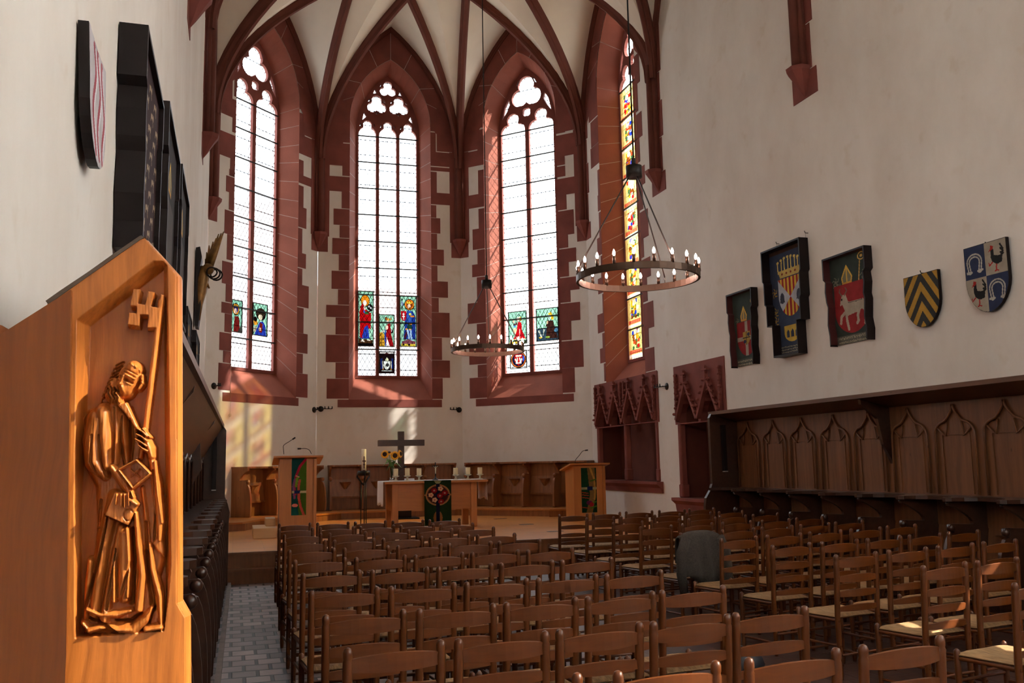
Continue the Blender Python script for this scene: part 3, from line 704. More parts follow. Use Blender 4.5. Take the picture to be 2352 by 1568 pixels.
# ---- stage
st = empty('floor_stage', kind='structure')
b = MB()
out = [(XL, 13.96), (XR, 13.96), (XR, YN), (XB, YE), (XA, YE), (XL, YN)]
b.poly(out, lambda a, c: (a, c, STAGE)); b.build('deck', 'parquet', st)
b = MB(); b.box(XL, XR, 13.93, 13.96, STAGE-0.035, STAGE-0.002); b.box(XL, XR, 13.955, 14.0, 0.20, STAGE-0.03)
b.box(XL, XR, 13.68, 13.97, 0.17, 0.20); b.box(XL, XR, 13.70, 13.97, 0.0, 0.17); b.build('step', 'wood_stall', st)
b = MB(frame(0, 0, 1, 0, 0.0088, 1)); b.box(-0.178, -0.133, 2.4, 13.68, 0.0, 0.035); tag(b.build('kerb', 'kerb'), 'long low stone kerb along the brick aisle at the foot of the left stalls', 'kerb')
for x, y in ((1149, 1191), (1209, 1204), (1275, 1220)):
    p = onz(x, y, STAGE); b = MB(); b.box(p[0]-0.14, p[0]+0.14, p[1]-0.06, p[1]+0.06, STAGE, STAGE+0.004)
    tag(b.build('floor_socket_cover', 'bag'), {1149: 'small dark floor socket cover in the parquet just right of the altar leg', 1209: 'dark floor socket cover in the middle of the open parquet', 1275: 'dark floor socket cover at the stage edge behind the right chairs'}[x], 'floor socket')
# apse podium
b = MB()
def inset(d):
    t = d*math.tan(math.radians(22.5)); 
    return [(XL+0.0+d, 19.2), (XL+d, YN-t), (XA+t, YE-d), (XB-t, YE-d), (XR-d, YN-t), (XR-d, 19.2)]
i1 = inset(1.15)
pod = [(XL, 18.6)]+[(i1[0][0]-0.3, 18.6)]+i1[1:5]+[(XR-1.3, 19.35), (XR, 19.35), (XR, YN), (XB, YE), (XA, YE), (XL, YN)]
b.prism(pod, lambda a, c: (a, c, STAGE), lambda a, c: (a, c, STAGE+0.13), 0)
podo = b.build('podium', 'wood_apse', st)
b = MB(); i2 = [(i1[0][0]-0.34, 18.56)]+[(x, y-0.03) for x, y in i1[1:5]]+[(XR-1.3, 19.31), (XR, 19.31)]
b.prism([(XL, 18.56)]+i2+[(XR, YN), (XB, YE), (XA, YE), (XL, YN)], lambda a, c: (a, c, STAGE+0.13), lambda a, c: (a, c, STAGE+0.165)); b.build('podium_top', 'wood_furn', st)
# ================================================================ CHAIRS
_A = lambda x, y: (480+x/3.752, 1150+y/3.752)
_B = lambda x, y: (1050+x/3.618, 1150+y/3.618)
_C = lambda x, y: (1650+x/3.35, 1150+y/3.35)
CH = 0.87
def chair_proto():
    w = 0.385/2
    root = empty('ladderback_chair')
    # rear legs run up as back posts, leaning back a little
    def lean(z): return -0.10*max(0, z-0.42)**1.0*0.55
    for s in (-1, 1):
        b = MB(); zs = [0, 0.03, 0.44, 0.80, 0.815, 0.825, 0.832, 0.852, 0.865, 0.87]; rs = [0.014, 0.018, 0.020, 0.0205, 0.0205, 0.017, 0.0195, 0.0195, 0.014, 0.004]
        b.tube([(s*w, 0.022+lean(z)-lean(0.87)-0.025, z) for z in zs], rs, 10); b.build('leg', 'wood_chair_z', root)
    for s in (-1, 1):
        b = MB(); zs = [0, 0.03, 0.40, 0.445, 0.452, 0.46]; rs = [0.014, 0.017, 0.019, 0.018, 0.014, 0.004]
        b.tube([(s*0.202, 0.40, z) for z in zs], rs, 10); b.build('leg', 'wood_chair_z', root)
    for zc, h in ((0.800, 0.064), (0.690, 0.048), (0.585, 0.044), (0.482, 0.040)):
        b = MB(); rows = []
        for i in range(11):
            t = i/10*2-1; x = t*(w-0.006); y = 0.022+lean(zc)-lean(0.87)-0.025-0.032*(1-t*t); hh = h/2*(0.72+0.28*(1-abs(t)**2.2)); dz = 0.010*(1-t*t)
            rows.append([(x, y-0.007, zc-hh+dz*0.3), (x, y+0.007, zc-hh+dz*0.3), (x, y+0.007, zc+hh+dz), (x, y, zc+hh+dz+0.003), (x, y-0.007, zc+hh+dz)])
        b.loft(rows, 0, False, True, True); b.build('slat', 'wood_chair', root)
    # rush seat: four triangles woven to the middle, soft edges
    b = MB(); n = 12; rows = []
    yb, yf = 0.03, 0.415
    for i in range(n+1):
        v = i/n; row = []
        for j in range(n+1):
            u = j/n*2-1; hw = (0.185+(0.208-0.185)*v)
            e = min(1-abs(u), 1-abs(2*v-1)); d = 0.016*min(1, e/0.10)**0.5
            dip = -0.012*(1-abs(u))*(1-abs(2*v-1)) - 0.004*(abs(abs(u)-abs(2*v-1)) < 0.10)
            row.append((u*hw, yb+(yf-yb)*v, 0.428+d+dip))
        rows.append(row)
    b.loft(rows, 0, True)
    low = [[(p[0], p[1], 0.424-0.014*min(1, (min(1-abs(j/n*2-1), 1-abs(2*i/n-1)))/0.1)**0.5) for j, p in enumerate(r)] for i, r in enumerate(rows)]
    b.loft(low, 0, True)
    edge = lambda L: [L[0][k] for k in range(n+1)]+[L[k][n] for k in range(1, n+1)]+[L[n][k] for k in range(n-1, -1, -1)]+[L[k][0] for k in range(n-1, 0, -1)]
    b.loft([edge(low), edge(rows)], 0, True, True)
    b.build('rush_seat', 'rush', root)
    b = MB(); t = lambda p, q, r=0.0095: b.tube([p, q], r, 6, cap=False)
    yk = 0.0
    for z in (0.13, 0.26): t((-0.20, 0.40, z+0.02), (0.20, 0.40, z+0.02))
    for s in (-1, 1):
        for z in (0.10, 0.23): t((s*w, yk, z), (s*0.202, 0.40, z))
        t((s*w, yk, 0.405), (s*0.202, 0.40, 0.405), 0.012)
    t((-w, yk, 0.17), (w, yk, 0.17)); b.build('stretcher', 'wood_chair', root)
    return root
proto = chair_proto()
LEFT = [
 [(_A(610,195),_A(870,185)),(_A(937,185),_A(1190,176)),(_A(1268,175),_A(1518,165)),(_A(1598,165),_A(1841,160)),(_A(1907,157),_A(2145,150))],
 [(_A(607,238),_A(887,230)),(_A(957,225),_A(1232,218)),(_A(1338,213),_A(1602,205)),(_A(1657,203),_A(1921,198)),(_A(2008,195),_A(2258,188))],
 [(_A(658,288),_A(960,277)),(_A(1040,275),_A(1335,262)),(_A(1437,258),_A(1725,246)),(_A(1800,245),_A(2083,233)),(_A(2168,230),_B(293,215))],
 [(_A(658,350),_A(987,338)),(_A(1090,332),_A(1412,320)),(_A(1518,315),_A(1832,303)),(_A(1938,300),_A(2240,290)),(_A(2312,288),_B(458,264))],
 [(_A(708,418),_A(1068,403)),(_A(1183,400),_A(1532,385)),(_A(1625,382),_A(1973,372)),(_A(2110,360),_B(287,330)),(_B(350,328),_B(665,318))],
 [(_A(757,503),_A(1162,487)),(_A(1277,484),_A(1672,465)),(_A(1803,463),_A(2177,440)),(_A(2280,437),_B(490,405)),(_B(598,400),_B(948,388))],
 [(_A(830,615),_A(1285,592)),(_A(1432,590),_A(1868,570)),(_A(1985,562),_B(262,522)),(_B(378,510),_B(768,488)),(_B(893,482),_B(1268,465))],
 [(_A(930,768),_A(1453,737)),(_A(1567,735),_A(2067,704)),(_B(77,668),_B(545,640)),(_B(713,633),_B(1142,605)),(_B(1253,598),_B(1682,570))],
 [(_A(1045,965),_A(1665,930)),(_A(1838,932),_B(268,852)),(_B(433,837),_B(957,800)),(_B(1092,790),_B(1592,752)),(_B(1727,737),_B(2188,687))],
 [(_A(1303,1250),_A(2020,1188)),(_A(2125,1180),_B(665,1092)),(_B(820,1068),_B(1450,1008)),(_B(1680,1000),_B(2252,942)),(_C(153,850),_C(645,795))],
 [(_B(180,1505),_B(990,1408)),(_B(1320,1418),_B(2082,1340)),(_C(268,1205),_C(908,1135)),(_C(1105,1090),_C(1685,1022))]]
ORD = ['first', 'second', 'third', 'fourth', 'fifth', 'sixth', 'seventh', 'eighth', 'ninth', 'tenth', 'eleventh', 'twelfth']
used = [False]
TOPZ = 0.90
def place_chair(px_l, px_r, ang, label, group, scale=None):
    P = onz(*px_l, TOPZ); Q = onz(*px_r, TOPZ); m_ = (P+Q)/2; w = math.hypot(*(P-Q)[:2])
    put_chair(m_[0], m_[1], ang, label, group, scale if scale else max(0.95, min(1.2, w*math.cos(ang-math.atan2(Q[1]-P[1], Q[0]-P[0]))/0.385)))
def put_chair(x, y, ang, label, group, sx=1.0):
    o = copy_tree(proto) if used[0] else proto; used[0] = True
    o.location = (x, y, 0); o.rotation_euler = (0, 0, ang); o.scale = (sx, 1.0, 0.90/0.87)
    tag(o, label, 'chair', group)
def tops(row):
    Pm = [((onz(*a, TOPZ)+onz(*b_, TOPZ))/2)[:2] for a, b_ in row]
    if len(Pm) < 3: return Pm
    i_ = np.arange(len(Pm)); fx = np.polyfit(i_, [p[0] for p in Pm], 1); fy = np.polyfit(i_, [p[1] for p in Pm], 1)
    return [(fx[0]*k+fx[1], fy[0]*k+fy[1]+0.4*(Pm[k][1]-fy[0]*k-fy[1])) for k in i_]
for r, row in enumerate(LEFT):
    TP = tops(row)
    for c, (a, b_) in enumerate(row):
        n = ['first', 'second', 'third', 'fourth', 'fifth'][c]
        lab = 'wooden rush-seat chair, %s from left in %s row of left block, counting from stage' % (n, ORD[r])
        if r == 10: lab = 'wooden rush-seat chair, %s from left in the cut-off nearest row of the left block' % n
        put_chair(TP[c][0], TP[c][1], math.radians(3.0+0.9*c-0.5*max(0, 5-r)+random.uniform(-1.2, 1.2)), lab, 'ladder-back chairs of the left block', 1.0+0.015*c)
# right block: row k counted from the stage, column from its left edge
RX = [5.02, 5.62, 6.21, 6.80, 7.42]
RIGHT = {
 (0,0):(_B(840,112),_B(1052,105)), (0,1):(_B(1152,95),_B(1358,90)), (0,2):(_B(1427,82),_B(1625,78)), (0,3):(_B(1688,75),_B(1885,68)), (0,4):(_B(1927,62),_B(2110,55)),
 (1,0):(_B(1078,140),_B(1300,127)), (1,1):(_B(1365,125),_B(1580,112)), (1,2):(_B(1630,112),_B(1845,100)), (1,3):(_B(1905,98),_B(2115,84)), (1,4):(_B(2170,85),_B(2380,78)),
 (2,0):(_B(1320,175),_B(1557,160)), (2,1):(_B(1617,158),_B(1840,148)), (2,2):(_B(1903,148),_B(2110,135)), (2,3):(_C(5,115),_C(205,102)), (2,4):(_C(288,100),_C(468,88)),
 (3,0):(_B(1560,210),_B(1805,195)), (3,1):(_B(1865,190),_B(2105,180)), (3,2):(_C(8,160),_C(218,150)), (3,3):(_C(312,147),_C(535,135)), (3,4):(_C(625,125),_C(828,112)),
 (4,0):(_B(1850,262),_B(2150,245)), (4,1):(_C(32,220),_C(262,203)), (4,2):(_C(335,197),_C(563,183)), (4,3):(_C(627,180),_C(847,165)), (4,4):(_C(908,158),_C(1110,145)),
 (5,0):(_C(32,285),_C(297,265)), (5,1):(_C(377,262),_C(627,240)), (5,2):(_C(683,235),_C(930,218)), (5,3):(_C(1020,213),_C(1245,197)), (5,4):(_C(1292,188),_C(1533,172)),
 (6,0):(_C(422,335),_C(707,315)), (6,1):(_C(795,312),_C(1062,290)), (6,2):(_C(1153,285),_C(1407,265)), (6,3):(_C(1430,262),_C(1685,240)), (6,4):(_C(1785,232),_C(2018,215)),
 (7,0):(_C(920,410),_C(1215,385)), (7,1):(_C(1302,375),_C(1588,350)), (7,2):(_C(1665,345),_C(1937,315)), (7,3):(_C(2055,310),_C(2295,285)),
 (8,0):(_C(1578,495),_C(1890,460)), (8,1):(_C(1987,455),_C(2297,425)),
 (9,0):(_C(2265,622),_C(2640,585))}
RT = {}
for r in range(10):
    cs_ = sorted(c for (q, c) in RIGHT if q == r); TP = tops([RIGHT[r, c] for c in cs_])
    for c, p in zip(cs_, TP): RT[r, c] = p
for (r, c), (a, b_) in RIGHT.items():
    n = ['first', 'second', 'third', 'fourth', 'fifth'][c]
    put_chair(min(RT[r, c][0], 7.0), RT[r, c][1], math.radians(10.5 if r > 0 else 3), 'wooden rush-seat chair, %s from left in %s row of right block, counting from stage' % (n, ORD[r]), 'ladder-back chairs of the right block', 1.08)
    if (r, c) == (4, 0): P = onz(*a, TOPZ); Q = onz(*b_, TOPZ); JK = ((P+Q)/2, 0.45)
# jacket over one chair back
jr = empty('jacket', (JK[0][0], JK[0][1], 0), math.radians(10.5), label='dark grey wool jacket hung over a chair back at the edge of the right block', cat='jacket')
b = MB(); rows = []
prof = [(-0.075, 0.42), (-0.085, 0.50), (-0.075, 0.62), (-0.065, 0.76), (-0.055, 0.85), (-0.035, 0.895), (0.0, 0.90), (0.035, 0.89), (0.055, 0.84), (0.06, 0.72), (0.065, 0.60)]
for i in range(29):
    u = i/28*2-1; row = []
    for k, (y, z) in enumerate(prof):
        wv = 0.020*math.sin(u*11+z*5)*max(0, (0.88-z))*2.0
        hw = 0.255+0.03*max(0, 0.7-z); zz = z-(0.055*abs(u)**3 if z > 0.8 else 0) - (0.06*math.sin(u*3+1) if k == 0 else 0)
        row.append((u*hw, (y+wv)*(1.0 if abs(u) < 0.9 else 0.75), zz))
    rows.append(row)
b.loft(rows, 0, True); o = b.build('jacket_body', 'jacket', jr); sm_ = o.modifiers.new('s', 'SOLIDIFY'); sm_.thickness = 0.012
for s in (-1, 1):
    b = MB(); b.tube([(s*0.21, -0.07, 0.84), (s*0.275, -0.075, 0.70), (s*0.29, -0.08, 0.50), (s*0.27, -0.09, 0.33)], [0.05, 0.055, 0.05, 0.042], 10); b.build('sleeve', 'jacket', jr)
# bag on a seat, and a bag on the floor
b = MB(); q = onz(1430, 1437, 0.47); b.ball((0, 0, 0.03), 0.15, 8, sq=(1.0, 0.7, 0.30)); b.tube([(-0.1, 0, 0.06), (-0.05, -0.03, 0.10), (0.05, 0.02, 0.10), (0.12, 0, 0.05)], 0.008, 6)
tag(b.build('shoulder_bag', 'bag', None, (q[0], q[1], 0.445)), 'small dark bag lying on a chair seat in the left block', 'bag')
b = MB(); b.ball((0, 0, 0.10), 0.17, 8, sq=(1.2, 0.8, 0.62)); b.tube([(-0.1, 0, 0.18), (0, 0.02, 0.24), (0.1, 0, 0.18)], 0.008, 6); q = onz(1700, 1540, 0.05)
tag(b.build('handbag', 'bag', None, (q[0], q[1], 0.0)), 'dark bag on the floor between the nearest rows of chairs', 'bag')
# ================================================================ CHOIR STALLS
def ogee_panel(b, c, z0, zs, zt, hw, T):
    """carved ogee arch moulding around one back panel"""
    def curve(off):
        L = []
        for s in (-1, 1):
            P = []
            for i in range(13):
                t = i/12
                if t < 0.55: a = t/0.55; x = hw*(1-0.46*(1-math.cos(a*math.pi/2))*1.15); z = zs+(zt-zs)*0.44*math.sin(a*math.pi/2)
                else: a = (t-0.55)/0.45; x0 = hw*(1-0.46*1.15); x = x0*(1-a)**1.7; z = zs+(zt-zs)*(0.44+0.56*a)
                P.append((s*x, z))
            L.append(P)
        return L
    for P, s in zip(curve(0), (-1, 1)):
        b.tube([(c+s*hw, -0.02, z0)]+[(c+x, -0.02, z) for x, z in P], 0.016, 5)
        # cusp
        x0, z_0 = P[3]; x1, z1 = P[7]
        b.tube([(c+x0, -0.015, z_0-0.01), (c+s*hw*0.60, -0.015, zs+0.02), (c+s*hw*0.45, -0.015, zs-0.03+0.02), (c+x1*0.9, -0.015, z1-0.02)], 0.011, 5)
def partition(b, s, base, dl, da, zr, zk):
    """S-shaped stall divider; b frame: x along, y toward wall (0 wall, negative out)"""
    pr = [(0, base), (0, zr), (-dl, zr), (-dl-0.01, zr-0.02), (-dl, zr-0.045), (-dl*0.93, zr-0.05)]
    # hollow under the ledge
    for i in range(7):
        a = i/6; pr.append((-dl*(0.93-0.42*math.sin(a*math.pi/2)), zr-0.05-(zr-0.05-zk-0.03)*a))
    # knob
    kx = -da*0.80
    for i in range(9):
        a = math.radians(120-260*i/8); pr.append((kx-0.045*math.cos(a)*-1*-1 if False else kx-0.045*math.cos(math.radians(-60+200*i/8)), zk+0.045*math.sin(math.radians(80-200*i/8))))
    # bulging front arc down to the foot
    for i in range(1, 8):
        a = i/7*math.pi; pr.append((-da*(0.80+0.20*math.sin(a*0.62)), zk-0.05-(zk-0.05-base-0.02)*(1-math.cos(a*0.5))*1.0))
    pr.append((-da*0.93, base))
    b.prism(pr, lambda a, c: (s-0.022, a, c), lambda a, c: (s+0.022, a, c))
    b.ball((s, kx-0.01, zk), 0.045, 7)
def stall_row(root, T, s0, n, p, base, zr, zk, dl, da, mats, canopy=None, drop=0.0, backz=None, lowmat=None, seatdark=True):
    """n seats of pitch p beginning at s0 in the wall frame T"""
    wy, wx, wd = mats
    Lx = (s0, s0+n*p)
    # ledge rail with scalloped tips
    r = MB(T); pts = [(Lx[0], 0.0)]
    out = []
    for k in range(n+1):
        s = s0+k*p
        for u, d in ((-0.46, 0.60), (-0.25, 0.63), (-0.13, 0.78), (-0.09, 1.0), (-0.03, 1.07), (0.03, 1.07), (0.09, 1.0), (0.13, 0.78), (0.25, 0.63), (0.46, 0.60)):
            x = s+u*p
            if Lx[0]-0.02 <= x <= Lx[1]+0.02: out.append((x, -dl*d))
    out = [(Lx[0]-0.03, -dl*1.0)]+out+[(Lx[1]+0.03, -dl*1.0)]
    r.prism([(Lx[0]-0.03, 0)]+out+[(Lx[1]+0.03, 0)], lambda a, c: (a, c, zr), lambda a, c: (a, c, zr+0.04)); r.build('ledge', wd, root)
    # low back under the ledge
    b = MB(T); b.box(Lx[0], Lx[1], -0.10, -0.06, base, zr); b.box(Lx[0], Lx[1], -0.13, -0.10, zr-0.30, zr-0.02); b.build('low_back', wy, root)
    for k in range(n+1):
        b = MB(T); partition(b, s0+k*p, base, dl, da, zr, zk); b.build('divider', wd if seatdark else wy, root)
    for k in range(n):
        c = s0+(k+0.5)*p; b = MB(T)
        b.loft([[(c-p/2+0.03, -0.20, zk-0.42), (c+p/2-0.03, -0.20, zk-0.42)], [(c-p/2+0.03, -0.13, zk-0.02), (c+p/2-0.03, -0.13, zk-0.02)], [(c-p/2+0.03, -0.10, zk-0.02), (c+p/2-0.03, -0.10, zk-0.02)]], 0, False)
        b.box(c-p/2+0.03, c+p/2-0.03, -0.22, -0.19, zk-0.45, zk-0.41)
        b.build('tip_up_seat', wy, root)
        b = MB(T)
        b.loft([[(c-0.14, -0.16, zk-0.08), (c-0.12, -0.27, zk-0.08), (c+0.12, -0.27, zk-0.08), (c+0.14, -0.16, zk-0.08)], [(c-0.12, -0.17, zk-0.12), (c-0.05, -0.24, zk-0.12), (c+0.05, -0.24, zk-0.12), (c+0.12, -0.17, zk-0.12)], [(c-0.03, -0.17, zk-0.25), (c-0.015, -0.19, zk-0.25), (c+0.015, -0.19, zk-0.25), (c+0.03, -0.17, zk-0.25)]], 0, False, True, True)
        b.build('misericord', wx, root)
    if canopy:
        zc, dc = canopy
        b = MB(T); b.box(Lx[0], Lx[1], -0.10, -0.04, zr+0.04, zc-0.02-drop); b.build('back_panel', wy, root)
        for k in range(n):
            c = s0+(k+0.5)*p; b = MB(T); b.T = T @ Matrix.Translation((0, -0.10, 0))
            ogee_panel(b, c, zr+0.05, zr+0.72-drop*0.6, zc-0.19-drop, p*0.41, T)
            w = p*0.27; z1 = zr+0.72-drop*0.6
            b.box(c-w-0.02, c-w, -0.012, 0.0, zr+0.06, z1); b.box(c+w, c+w+0.02, -0.012, 0.0, zr+0.06, z1); b.box(c-w-0.02, c+w+0.02, -0.012, 0.0, z1, z1+0.02)
            b.build('carved_arch', wx, root)
        b = MB(T)
        pr = [(0, zc+0.06-drop*1.5), (-dc, zc), (-dc, zc-0.05), (-dc+0.03, zc-0.055), (-0.10, zc-0.16-drop*1.2), (0, zc-0.16-drop*1.3)]
        b.prism(pr, lambda a, c: (Lx[0]-0.08, a, c), lambda a, c: (Lx[1]+0.05, a, c)); b.build('canopy', 'wood_stall_y', root)
        for s in np.arange(s0+5*p, s0+n*p-0.5, 6*p):
            b = MB(T); pr = [(-0.08, zc-0.1), (-dc+0.04, zc-0.06), (-dc+0.05, zc-0.12), (-dc*0.5, zc-0.30), (-0.22, zc-0.62), (-0.12, zc-0.80), (-0.10, zc-0.86), (-0.08, zc-0.86)]
            b.prism(pr, lambda a, c: (s-0.025, a, c), lambda a, c: (s+0.025, a, c)); b.build('bracket', wd, root)
def end_board(root, T, s, base, zc, dc, dl, da, zr, mat, name='end_board', drop=0.0):
    b = MB(T)
    pr = [(0, base), (0, zc+0.06-drop), (-dc+0.02, zc-0.0), (-dc-0.04, zc-0.10), (-dc-0.04, zr+0.10), (-dc-0.08, zr), (-dl-0.06, zr-0.12), (-da-0.02, zr-0.25), (-da-0.02, base)]
    b.prism(pr, lambda a, c: (s-0.035, a, c), lambda a, c: (s+0.035, a, c)); return b.build(name, mat, root)
# right stalls (frame: x along -Y from far end, y into wall)
TR = frame(XR, 13.33, 0, -1, 1, 0)
rs_ = empty('choir_stall', label='long dark oak choir stalls with canopy and ogee panels along the right wall', cat='choir stall')
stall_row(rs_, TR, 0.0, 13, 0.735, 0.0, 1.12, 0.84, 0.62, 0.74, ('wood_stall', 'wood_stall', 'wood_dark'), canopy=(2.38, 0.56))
end_board(rs_, TR, 0.0, 0.0, 2.38, 0.56, 0.66, 0.72, 1.12, 'wood_dark')
b = MB(TR); b.box(0.05, 0.12, -0.42, -0.36, 1.42, 2.16); b.box(0.06, 0.13, -0.42, -0.36, 1.41, 1.425, 1); b.build('loudspeaker_column', ['black', 'cream'], rs_)
# left stalls (x along +Y from the near carved end)
TLs = frame(XL, 2.62, 0.0088, 1, -1, 0)
ls_ = empty('choir_stall', label='dark choir stalls along the left wall ending in the carved saint panel', cat='choir stall')
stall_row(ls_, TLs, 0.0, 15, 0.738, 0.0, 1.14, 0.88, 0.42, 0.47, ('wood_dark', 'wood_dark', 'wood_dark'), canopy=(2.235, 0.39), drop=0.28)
end_board(ls_, TLs, 15*0.738, 0.0, 2.25, 0.38, 0.43, 0.46, 1.12, 'wood_dark', drop=0.28)
b = MB(TLs); b.box(15*0.738-0.12, 15*0.738-0.05, -0.30, -0.24, 1.32, 2.06); b.box(15*0.738-0.125, 15*0.738-0.06, -0.30, -0.24, 1.31, 1.325, 1); b.build('loudspeaker_column', ['black', 'cream'], ls_)
# apse stalls on the podium, one run per facet
for F, s0, n, p, nm in ((FNE, -1.42, 3, 0.80, 'low pine choir stalls below the left apse window, partly sunlit'), (FE, -1.50, 4, 0.75, 'low pine choir stalls under the middle apse window, behind the altar'), (FSE, -1.42, 4, 0.80, 'low pine choir stalls under the right apse window, left of the right lectern')):
    r = empty('choir_stall', label=nm, cat='choir stall')
    stall_row(r, F.M, s0+(0.5 if F is FNE else 0), n, p, STAGE+0.167, 1.60, 1.32, 0.46, 0.55, ('wood_apse', 'wood_apse', 'wood_apse'), seatdark=False)
# ================================================================ PAINTED PICTURES (colour per point on fine grids)
class Pic:
    def __init__(s, w, h, bg, nx=None, px=0.012):
        s.w, s.h = w, h; s.nx = nx or max(8, int(w/px)); s.ny = max(8, int(s.nx*h/w))
        s.u, s.v = np.meshgrid((np.arange(s.nx)+0.5)/s.nx, (np.arange(s.ny)+0.5)/s.ny)
        s.x, s.y = s.u*w, s.v*h
        s.c = np.zeros((s.ny, s.nx, 3)); s.c[:] = lin(bg); s.mask = np.ones((s.ny, s.nx), bool)
    def inpoly(s, P):
        P = [(a*s.w, b*s.h) for a, b in P]; m_ = np.zeros(s.u.shape, bool); n = len(P)
        for i in range(n):
            (x0, y0), (x1, y1) = P[i], P[(i+1) % n]
            if y0 == y1: continue
            k = ((s.y >= min(y0, y1)) & (s.y < max(y0, y1)) & (s.x < (x1-x0)*(s.y-y0)/(y1-y0)+x0)); m_ ^= k
        return m_
    def poly(s, P, col): s.c[s.inpoly(P)] = lin(col); return s
    def ell(s, cx, cy, rx, ry, col, inner=0.0):
        d = ((s.u-cx)/rx)**2+((s.v-cy)/ry)**2; s.c[(d <= 1) & (d >= inner*inner)] = lin(col); return s
    def line(s, P, wd, col):
        for (a, b), (c, d) in zip(P, P[1:]):
            ax, ay, bx, by = a*s.w, b*s.h, c*s.w, d*s.h; L = max(1e-9, (bx-ax)**2+(by-ay)**2)
            t = np.clip(((s.x-ax)*(bx-ax)+(s.y-ay)*(by-ay))/L, 0, 1); q = np.hypot(s.x-ax-t*(bx-ax), s.y-ay-t*(by-ay))
            s.c[q <= wd] = lin(col)
        return s
    def clip(s, P): s.mask &= s.inpoly(P); return s
    def build(s, name, mat, fn, parent=None):
        """fn maps local metres (x, y) to a point"""
        nx, ny = s.nx, s.ny
        V = [tuple(fn(s.w*i/nx, s.h*j/ny)) for j in range(ny+1) for i in range(nx+1)]
        F, C = [], []
        for j in range(ny):
            for i in range(nx):
                if s.mask[j, i]:
                    a = j*(nx+1)+i; F.append((a, a+1, a+nx+2, a+nx+1)); C.append(s.c[j, i])
        me = bpy.data.meshes.new(name); me.from_pydata(V, [], F)
        at = me.color_attributes.new('Col', 'FLOAT_COLOR', 'CORNER')
        arr = np.ones((len(F)*4, 4), np.float32); arr[:, :3] = np.repeat(np.array(C, np.float32), 4, axis=0)
        at.data.foreach_set('color', arr.ravel()); me.materials.append(M[mat]); me.update()
        o = bpy.data.objects.new(name, me); COL.objects.link(o)
        if parent is not None: o.parent = parent
        return o
SHIELD = lambda t=0.55: [(0, 1), (1, 1), (1, t)]+[(0.5+0.5*math.cos(a), t*(1-math.sin(a)**1.15)) for a in np.linspace(0.12, math.pi/2, 8)]+[(0.5-0.5*math.cos(a), t*(1-math.sin(a)**1.15)) for a in np.linspace(math.pi/2, 0.12, 8)][1:]+[(0, t)]
def sub(P, x0, y0, x1, y1): return [(x0+(x1-x0)*a, y0+(y1-y0)*b) for a, b in P]
# ---- framed hatchments on the right wall
def outline_frame(kind):
    if kind == 'B': return [(0.0, 1.0), (1.0, 1.0), (1.0, 0.72), (0.97, 0.70), (0.97, 0.50), (0.94, 0.48), (0.94, 0.29), (0.83, 0.29), (0.83, 0.0), (0.20, 0.0), (0.20, 0.29), (0.07, 0.29), (0.07, 0.48), (0.03, 0.50), (0.03, 0.70), (0.0, 0.72)]
    return [(0.0, 1.0), (1.0, 1.0), (1.0, 0.76), (0.95, 0.73), (0.97, 0.62), (0.94, 0.50), (0.96, 0.44), (0.93, 0.24), (0.96, 0.12), (0.94, 0.0), (0.08, 0.0), (0.08, 0.12), (0.05, 0.24), (0.08, 0.44), (0.05, 0.50), (0.03, 0.62), (0.05, 0.73), (0.0, 0.76)]
def mitre(p, cx, y0, k):
    p.poly([(cx-0.11*k, y0), (cx+0.11*k, y0), (cx+0.13*k, y0+0.07*k), (cx, y0+0.21*k), (cx-0.13*k, y0+0.07*k)], (120, 115, 90))
    p.line([(cx-0.11*k, y0+0.01), (cx-0.13*k, y0+0.07*k), (cx, y0+0.21*k), (cx+0.13*k, y0+0.07*k), (cx+0.11*k, y0+0.01)], 0.012, (205, 165, 70)); p.line([(cx, y0), (cx, y0+0.2*k)], 0.01, (205, 165, 70)); p.line([(cx-0.11*k, y0), (cx+0.11*k, y0)], 0.016, (190, 140, 60))
def crozier(p, cx, y0, y1):
    p.line([(cx-0.05, y0), (cx, y1-0.05)], 0.010, (190, 150, 80)); p.ell(cx+0.04, y1, 0.09, 0.045, (200, 165, 90), 0.72); p.ell(cx+0.04, y1, 0.03, 0.016, (200, 165, 90))
def script_lines(p, y0, y1, n):
    for k in range(n):
        y = y0+(y1-y0)*(k+0.5)/n; x = 0.14
        while x < 0.88:
            w = random.uniform(0.015, 0.03); h = (y1-y0)/n*0.30
            p.line([(x, y-h), (x+w*0.3, y+h*random.uniform(0.3, 1)), (x+w, y-h*random.uniform(-0.6, 1))], 0.004, (175, 165, 140)); x += w+0.014
def scrolls(p, pts, col, r=0.05):
    for x, y in pts:
        for k in range(5):
            a = k*1.25; p.line([(x, y), (x+r*math.cos(a), y+r*0.6*math.sin(a)), (x+r*1.5*math.cos(a+0.6), y+r*0.9*math.sin(a+0.6))], 0.006, col)
